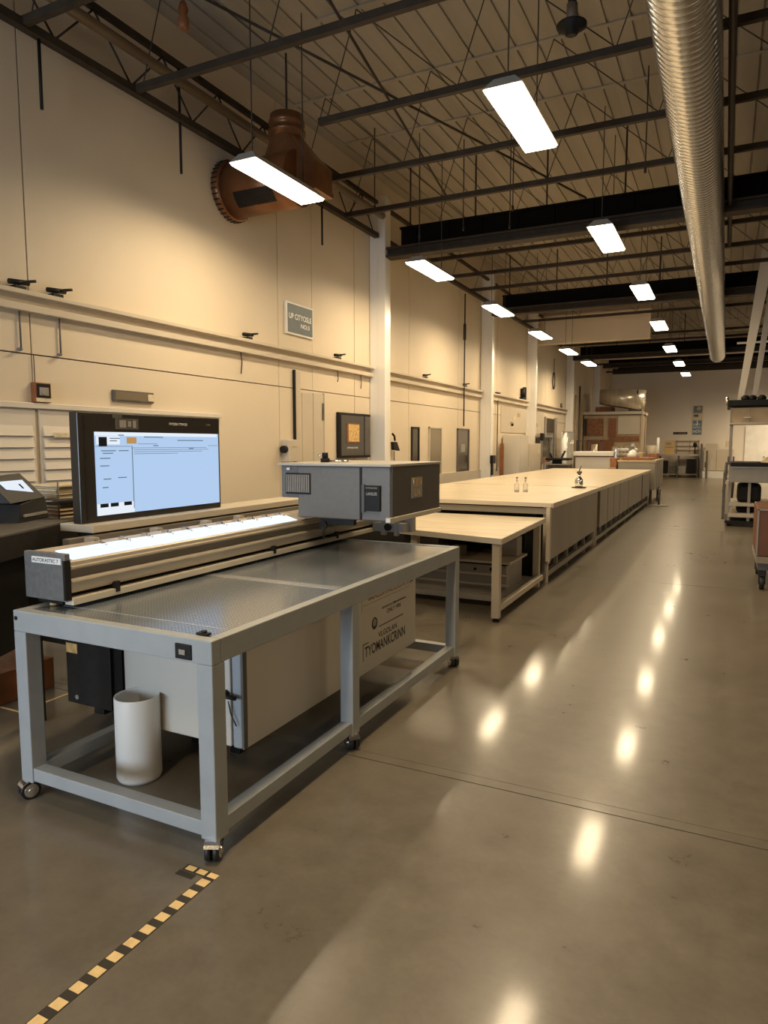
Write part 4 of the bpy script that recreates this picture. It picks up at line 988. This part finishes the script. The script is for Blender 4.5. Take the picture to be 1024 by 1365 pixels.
MB().box(-2.9, -1.15, 35.9, 36.6, 1.04, 1.12, 0, .005).build('top', M['alu'], t)
for x in (-2.88, -2.05, -1.2):
    for y in (35.92, 36.52): MB().box(x, x + .05, y, y + .05, 0, 1.04).build('leg', M['dgrey'], t)
MB().box(-2.85, -1.2, 35.95, 36.55, .14, .18).build('lower_shelf', M['grey'], t)
for k, (x, w, h, m, lab) in enumerate(((-2.66, .34, .62, 'black', 'black equipment case under the far bench, leftmost'), (-2.25, .3, .4, 'dgrey', 'dark grey case under the far bench, second from left'), (-1.85, .34, .36, 'grey', 'pale grey box under the far bench'), (-1.45, .4, .7, 'black', 'tall black case under the far bench at its right end'))):
    o = MB().box(x - w / 2, x + w / 2, 36.0, 36.4, .18, .18 + h, 0, .02).build('equipment_case', M[m]); tag(o, lab, 'case', 'cases under the far bench')
t = thing('yellow_board', 'square yellow notice board standing on the far bench', 'board', (-2.48, 36.3, 1.12))
MB().box(-2.70, -2.25, 36.28, 36.32, 1.12, 1.78).build('panel', M['yellow'], t); MB().box(-2.62, -2.38, 36.275, 36.28, 1.55, 1.68).box(-2.65, -2.30, 36.275, 36.28, 1.42, 1.47).build('printed_mark', M['ovenw'], t)
b = MB()
for z in (1.3, 1.5, 1.74): b.box(-2.2, -1.15, 36.9, 36.97, z, z + .03)
for x in (-2.18, -1.6, -1.2): b.box(x, x + .03, 36.97, 37.0, 1.12, 1.8)
o = b.build('wall_rails', M['ovenw']); tag(o, 'three thin tan rails on the far wall above the bench', 'rails')
t = thing('black_post_lamp', 'black round-headed post at the right end of the far bench', 'post', (-1.32, 36.2, 1.12))
MB().cyl((-1.32, 36.2, 1.12), (-1.32, 36.2, 1.5), .025).build('stem', M['black'], t); MB().lathe([(.05, 1.46), (.09, 1.5), (.09, 1.62), (.04, 1.68)], (-1.32, 36.2, 0), 16).build('head', M['black'], t)
t = thing('far_locker', 'cream wide cabinet against the far wall right of the bench', 'cabinet', (-.4, 36.5, 0))
MB().box(-.92, .32, 36.1, 36.9, .35, 1.36, 0, .008).build('body', M['beige'], t); MB().box(-.95, .0, 36.05, 36.9, 0, .33).build('plinth', M['white'], t)
MB().box(-.38, -.37, 36.095, 36.1, .36, 1.35).build('door_gap', M['dgrey'], t); MB().box(-.86, -.83, 36.09, 36.1, .5, .75).build('handle', M['black'], t)
MB().box(-.85, -.35, 36.2, 36.8, 1.36, 1.62).build('top_box', M['beige'], t)
for x, lab in ((-1.02, 'tall dark post left of the far cream cabinet'), (-.78, 'second dark post in front of the far cream cabinet')):
    o = MB().box(x - .04, x + .04, 35.7, 35.8, 0, 1.62 if x < -.9 else 1.3).build('barrier_post', M['dgrey']); tag(o, lab, 'post', 'dark posts by the far cabinet')
o = MB().box(.02, .30, 36.97, 37, 1.52, 1.74).build('wall_notice', M['paper']); tag(o, 'small pale notice on the far wall right of the poster', 'notice')
for x, y, lab in ((.05, 25.5, 'slanted dark bollard post standing in the aisle\'s far right'), (.25, 22.5, 'dark bollard post nearer the right machine')):
    o = MB().cyl((x - .05, y, 0), (x, y, 1.0), .05, seg=12).build('bollard', M['dgrey']); tag(o, lab, 'bollard', 'dark bollards by the right machine')

# ------------------------------------------------------------------ right-hand machine and cart
t = thing('print_press', 'grey framed press machine with shelves at the right edge', 'machine', (1.3, 15.9, 0))
for x in (.08, .42, 2.3):
    for y in (15.05, 16.3): MB().box(x, x + .05, y, y + .05, .08, 1.26 if x < .3 else 1.15, 0, .003).build('leg', M['grey'], t)
MB().box(.12, 2.5, 15.0, 16.4, .86, 1.16, 0, .004).build('front_panel', M['grey'], t)
MB().box(.10, 2.55, 14.95, 16.45, 1.17, 1.24, 0, .004).build('black_bed', M['black'], t)
MB().box(.02, .08, 14.98, 15.5, .82, .88).box(.10, 2.4, 14.97, 15.0, 1.145, 1.165).build('rail', M['alu'], t)
MB().box(.10, 2.4, 15.0, 16.35, .40, .46).build('shelf', M['alu'], t); MB().box(.10, 2.4, 15.02, 16.35, .18, .26).build('lower_shelf', M['alu'], t)
MB().box(.04, 2.4, 14.95, 16.4, .06, .11).build('base_rail', M['black'], t)
for x in (.10, .9): MB().cyl((x - .02, 15.05, .04), (x + .03, 15.05, .04), .04).build('caster', M['rubber'], t)
MB().box(.13, .16, 15.0, 15.04, 1.24, 1.36).box(.04, .08, 15.0, 15.04, 1.2, 1.36).build('guide_post', M['dgrey'], t)
MB().box(-.02, .03, 15.1, 15.14, .12, 1.05).build('side_bar', M['dgrey'], t)
for x, z, w, h, lab in ((.5, .46, .26, .36, 'rounded black drum case on the press machine\'s upper shelf'), (.45, .26, .22, .12, 'flat black case on the press machine\'s lower shelf')):
    o = MB().box(x - w, x + w * .6, 15.2, 15.9, z, z + h, 0, .06).build('black_case', M['black']); tag(o, lab, 'case', 'black cases in the press machine')
o = MB().lathe([(.24, 1.24), (.2, 1.29), (.12, 1.36), (.02, 1.39)], (.86, 15.4, 0), 16).build('rag_heap', M['paper']); tag(o, 'heap of cream and brown rags on the press machine', 'rags')
t = thing('overhead_hood', 'tan box hood with a black roof over the press machine', 'hood', (1.2, 15.7, 2.0))
MB().box(.05, 2.4, 15.0, 16.4, 2.0, 2.30, 0, .006).build('body', M['ovenw'], t)
MB().box(-.01, 2.5, 14.9, 16.5, 2.32, 2.44, 0, .02).build('roof', M['black'], t)
MB().box(.05, 2.4, 14.98, 15.0, 1.98, 2.01).box(.36, .365, 14.985, 15.0, 2.01, 2.3).box(.05, .055, 14.985, 15.0, 2.01, 2.3).build('trim', M['alu'], t)
MB().box(.28, .40, 14.96, 15.0, 2.10, 2.115).build('handle', M['white'], t)
for x in (.3, .42, .58, 1.0): MB().lathe([(.07, 2.44), (.08, 2.5), (.04, 2.54)], (x, 15.2, 0), 12).build('vent_knob', M['black'], t)
MB().cyl((0, 14.95, 2.35), (-.02, 14.92, 2.50), .03).build('corner_knob', M['chrome'], t)
MB().box(2.3, 2.4, 16.3, 16.4, 1.24, 2.0).box(.06, .12, 16.36, 16.42, 1.24, 2.0).build('rear_post', M['grey'], t)
def strut(p0, p1, w0, w1, m, lab):
    p0, p1 = Vector(p0), Vector(p1); b = MB()
    P = []
    for p, w in ((p0, w0), (p1, w1)): P += [(p.x - w / 2, p.y - w / 2, p.z), (p.x + w / 2, p.y - w / 2, p.z), (p.x + w / 2, p.y + w / 2, p.z), (p.x - w / 2, p.y + w / 2, p.z)]
    b.hexa(P); o = b.build('hanger_strut', m); tag(o, lab, 'strut', 'pale struts from the hood to the roof')
strut((.21, 15.25, 2.44), (.66, 15.25, 6.0), .10, .26, M['topedge'], 'wide pale tapering strut rising from the hood\'s left end')
strut((.46, 15.6, 2.44), (.80, 15.6, 6.0), .09, .12, M['alu'], 'thinner grey strut rising behind the pale one')
o = MB().cyl((.15, 21.5, 4.35), (XR, 21.5, 4.38), .03, seg=8).build('conduit_pipe', M['tin']); tag(o, 'pale horizontal pipe beyond the struts at upper right', 'pipe')
t = thing('rolling_cart', 'rust-brown panelled cart on black casters at the right edge', 'cart', (.8, 9.1, 0))
MB().box(0.350, 1.3, 8.5, 9.7, .38, .89, 0, .006).build('body', M['cartp'], t)
MB().box(0.345, .36, 8.49, 8.52, .38, .9).box(0.340, 1.31, 8.49, 8.51, .88, .895).build('edge_trim', M['grey'], t)
MB().box(0.350, 1.3, 8.5, 9.7, .30, .375).build('chrome_chassis', M['chrome'], t)
MB().box(0.370, 1.28, 8.53, 9.68, .22, .30).build('chassis_box', M['dgrey'], t)
for x in (.42, 1.2):
    for y in (8.58, 9.6):
        w = MB().cyl((x - .025, y, .075), (x + .025, y, .075), .075, seg=20).build('caster', M['rubber'], t)
        MB().box(x - .035, x - .027, y - .03, y + .03, .06, .22).box(x + .027, x + .035, y - .03, y + .03, .06, .22).box(x - .04, x + .04, y - .04, y + .04, .16, .22).build('caster_fork', M['blackm'], w)

# ------------------------------------------------------------------ world / render
wd = bpy.data.worlds.new('world'); SC.world = wd; wd.use_nodes = True
wd.node_tree.nodes['Background'].inputs[0].default_value = (.5, .6, .8, 1); wd.node_tree.nodes['Background'].inputs[1].default_value = .05
vs = SC.view_settings; vs.view_transform = 'Standard'; vs.look = 'None'; vs.exposure = 0.0; vs.gamma = 1.0; vs.use_curve_mapping = False
SC.cycles.use_denoising = True
SC.cycles.max_bounces = 10; SC.cycles.diffuse_bounces = 5; SC.cycles.glossy_bounces = 5
SC.cycles.sample_clamp_indirect = 8
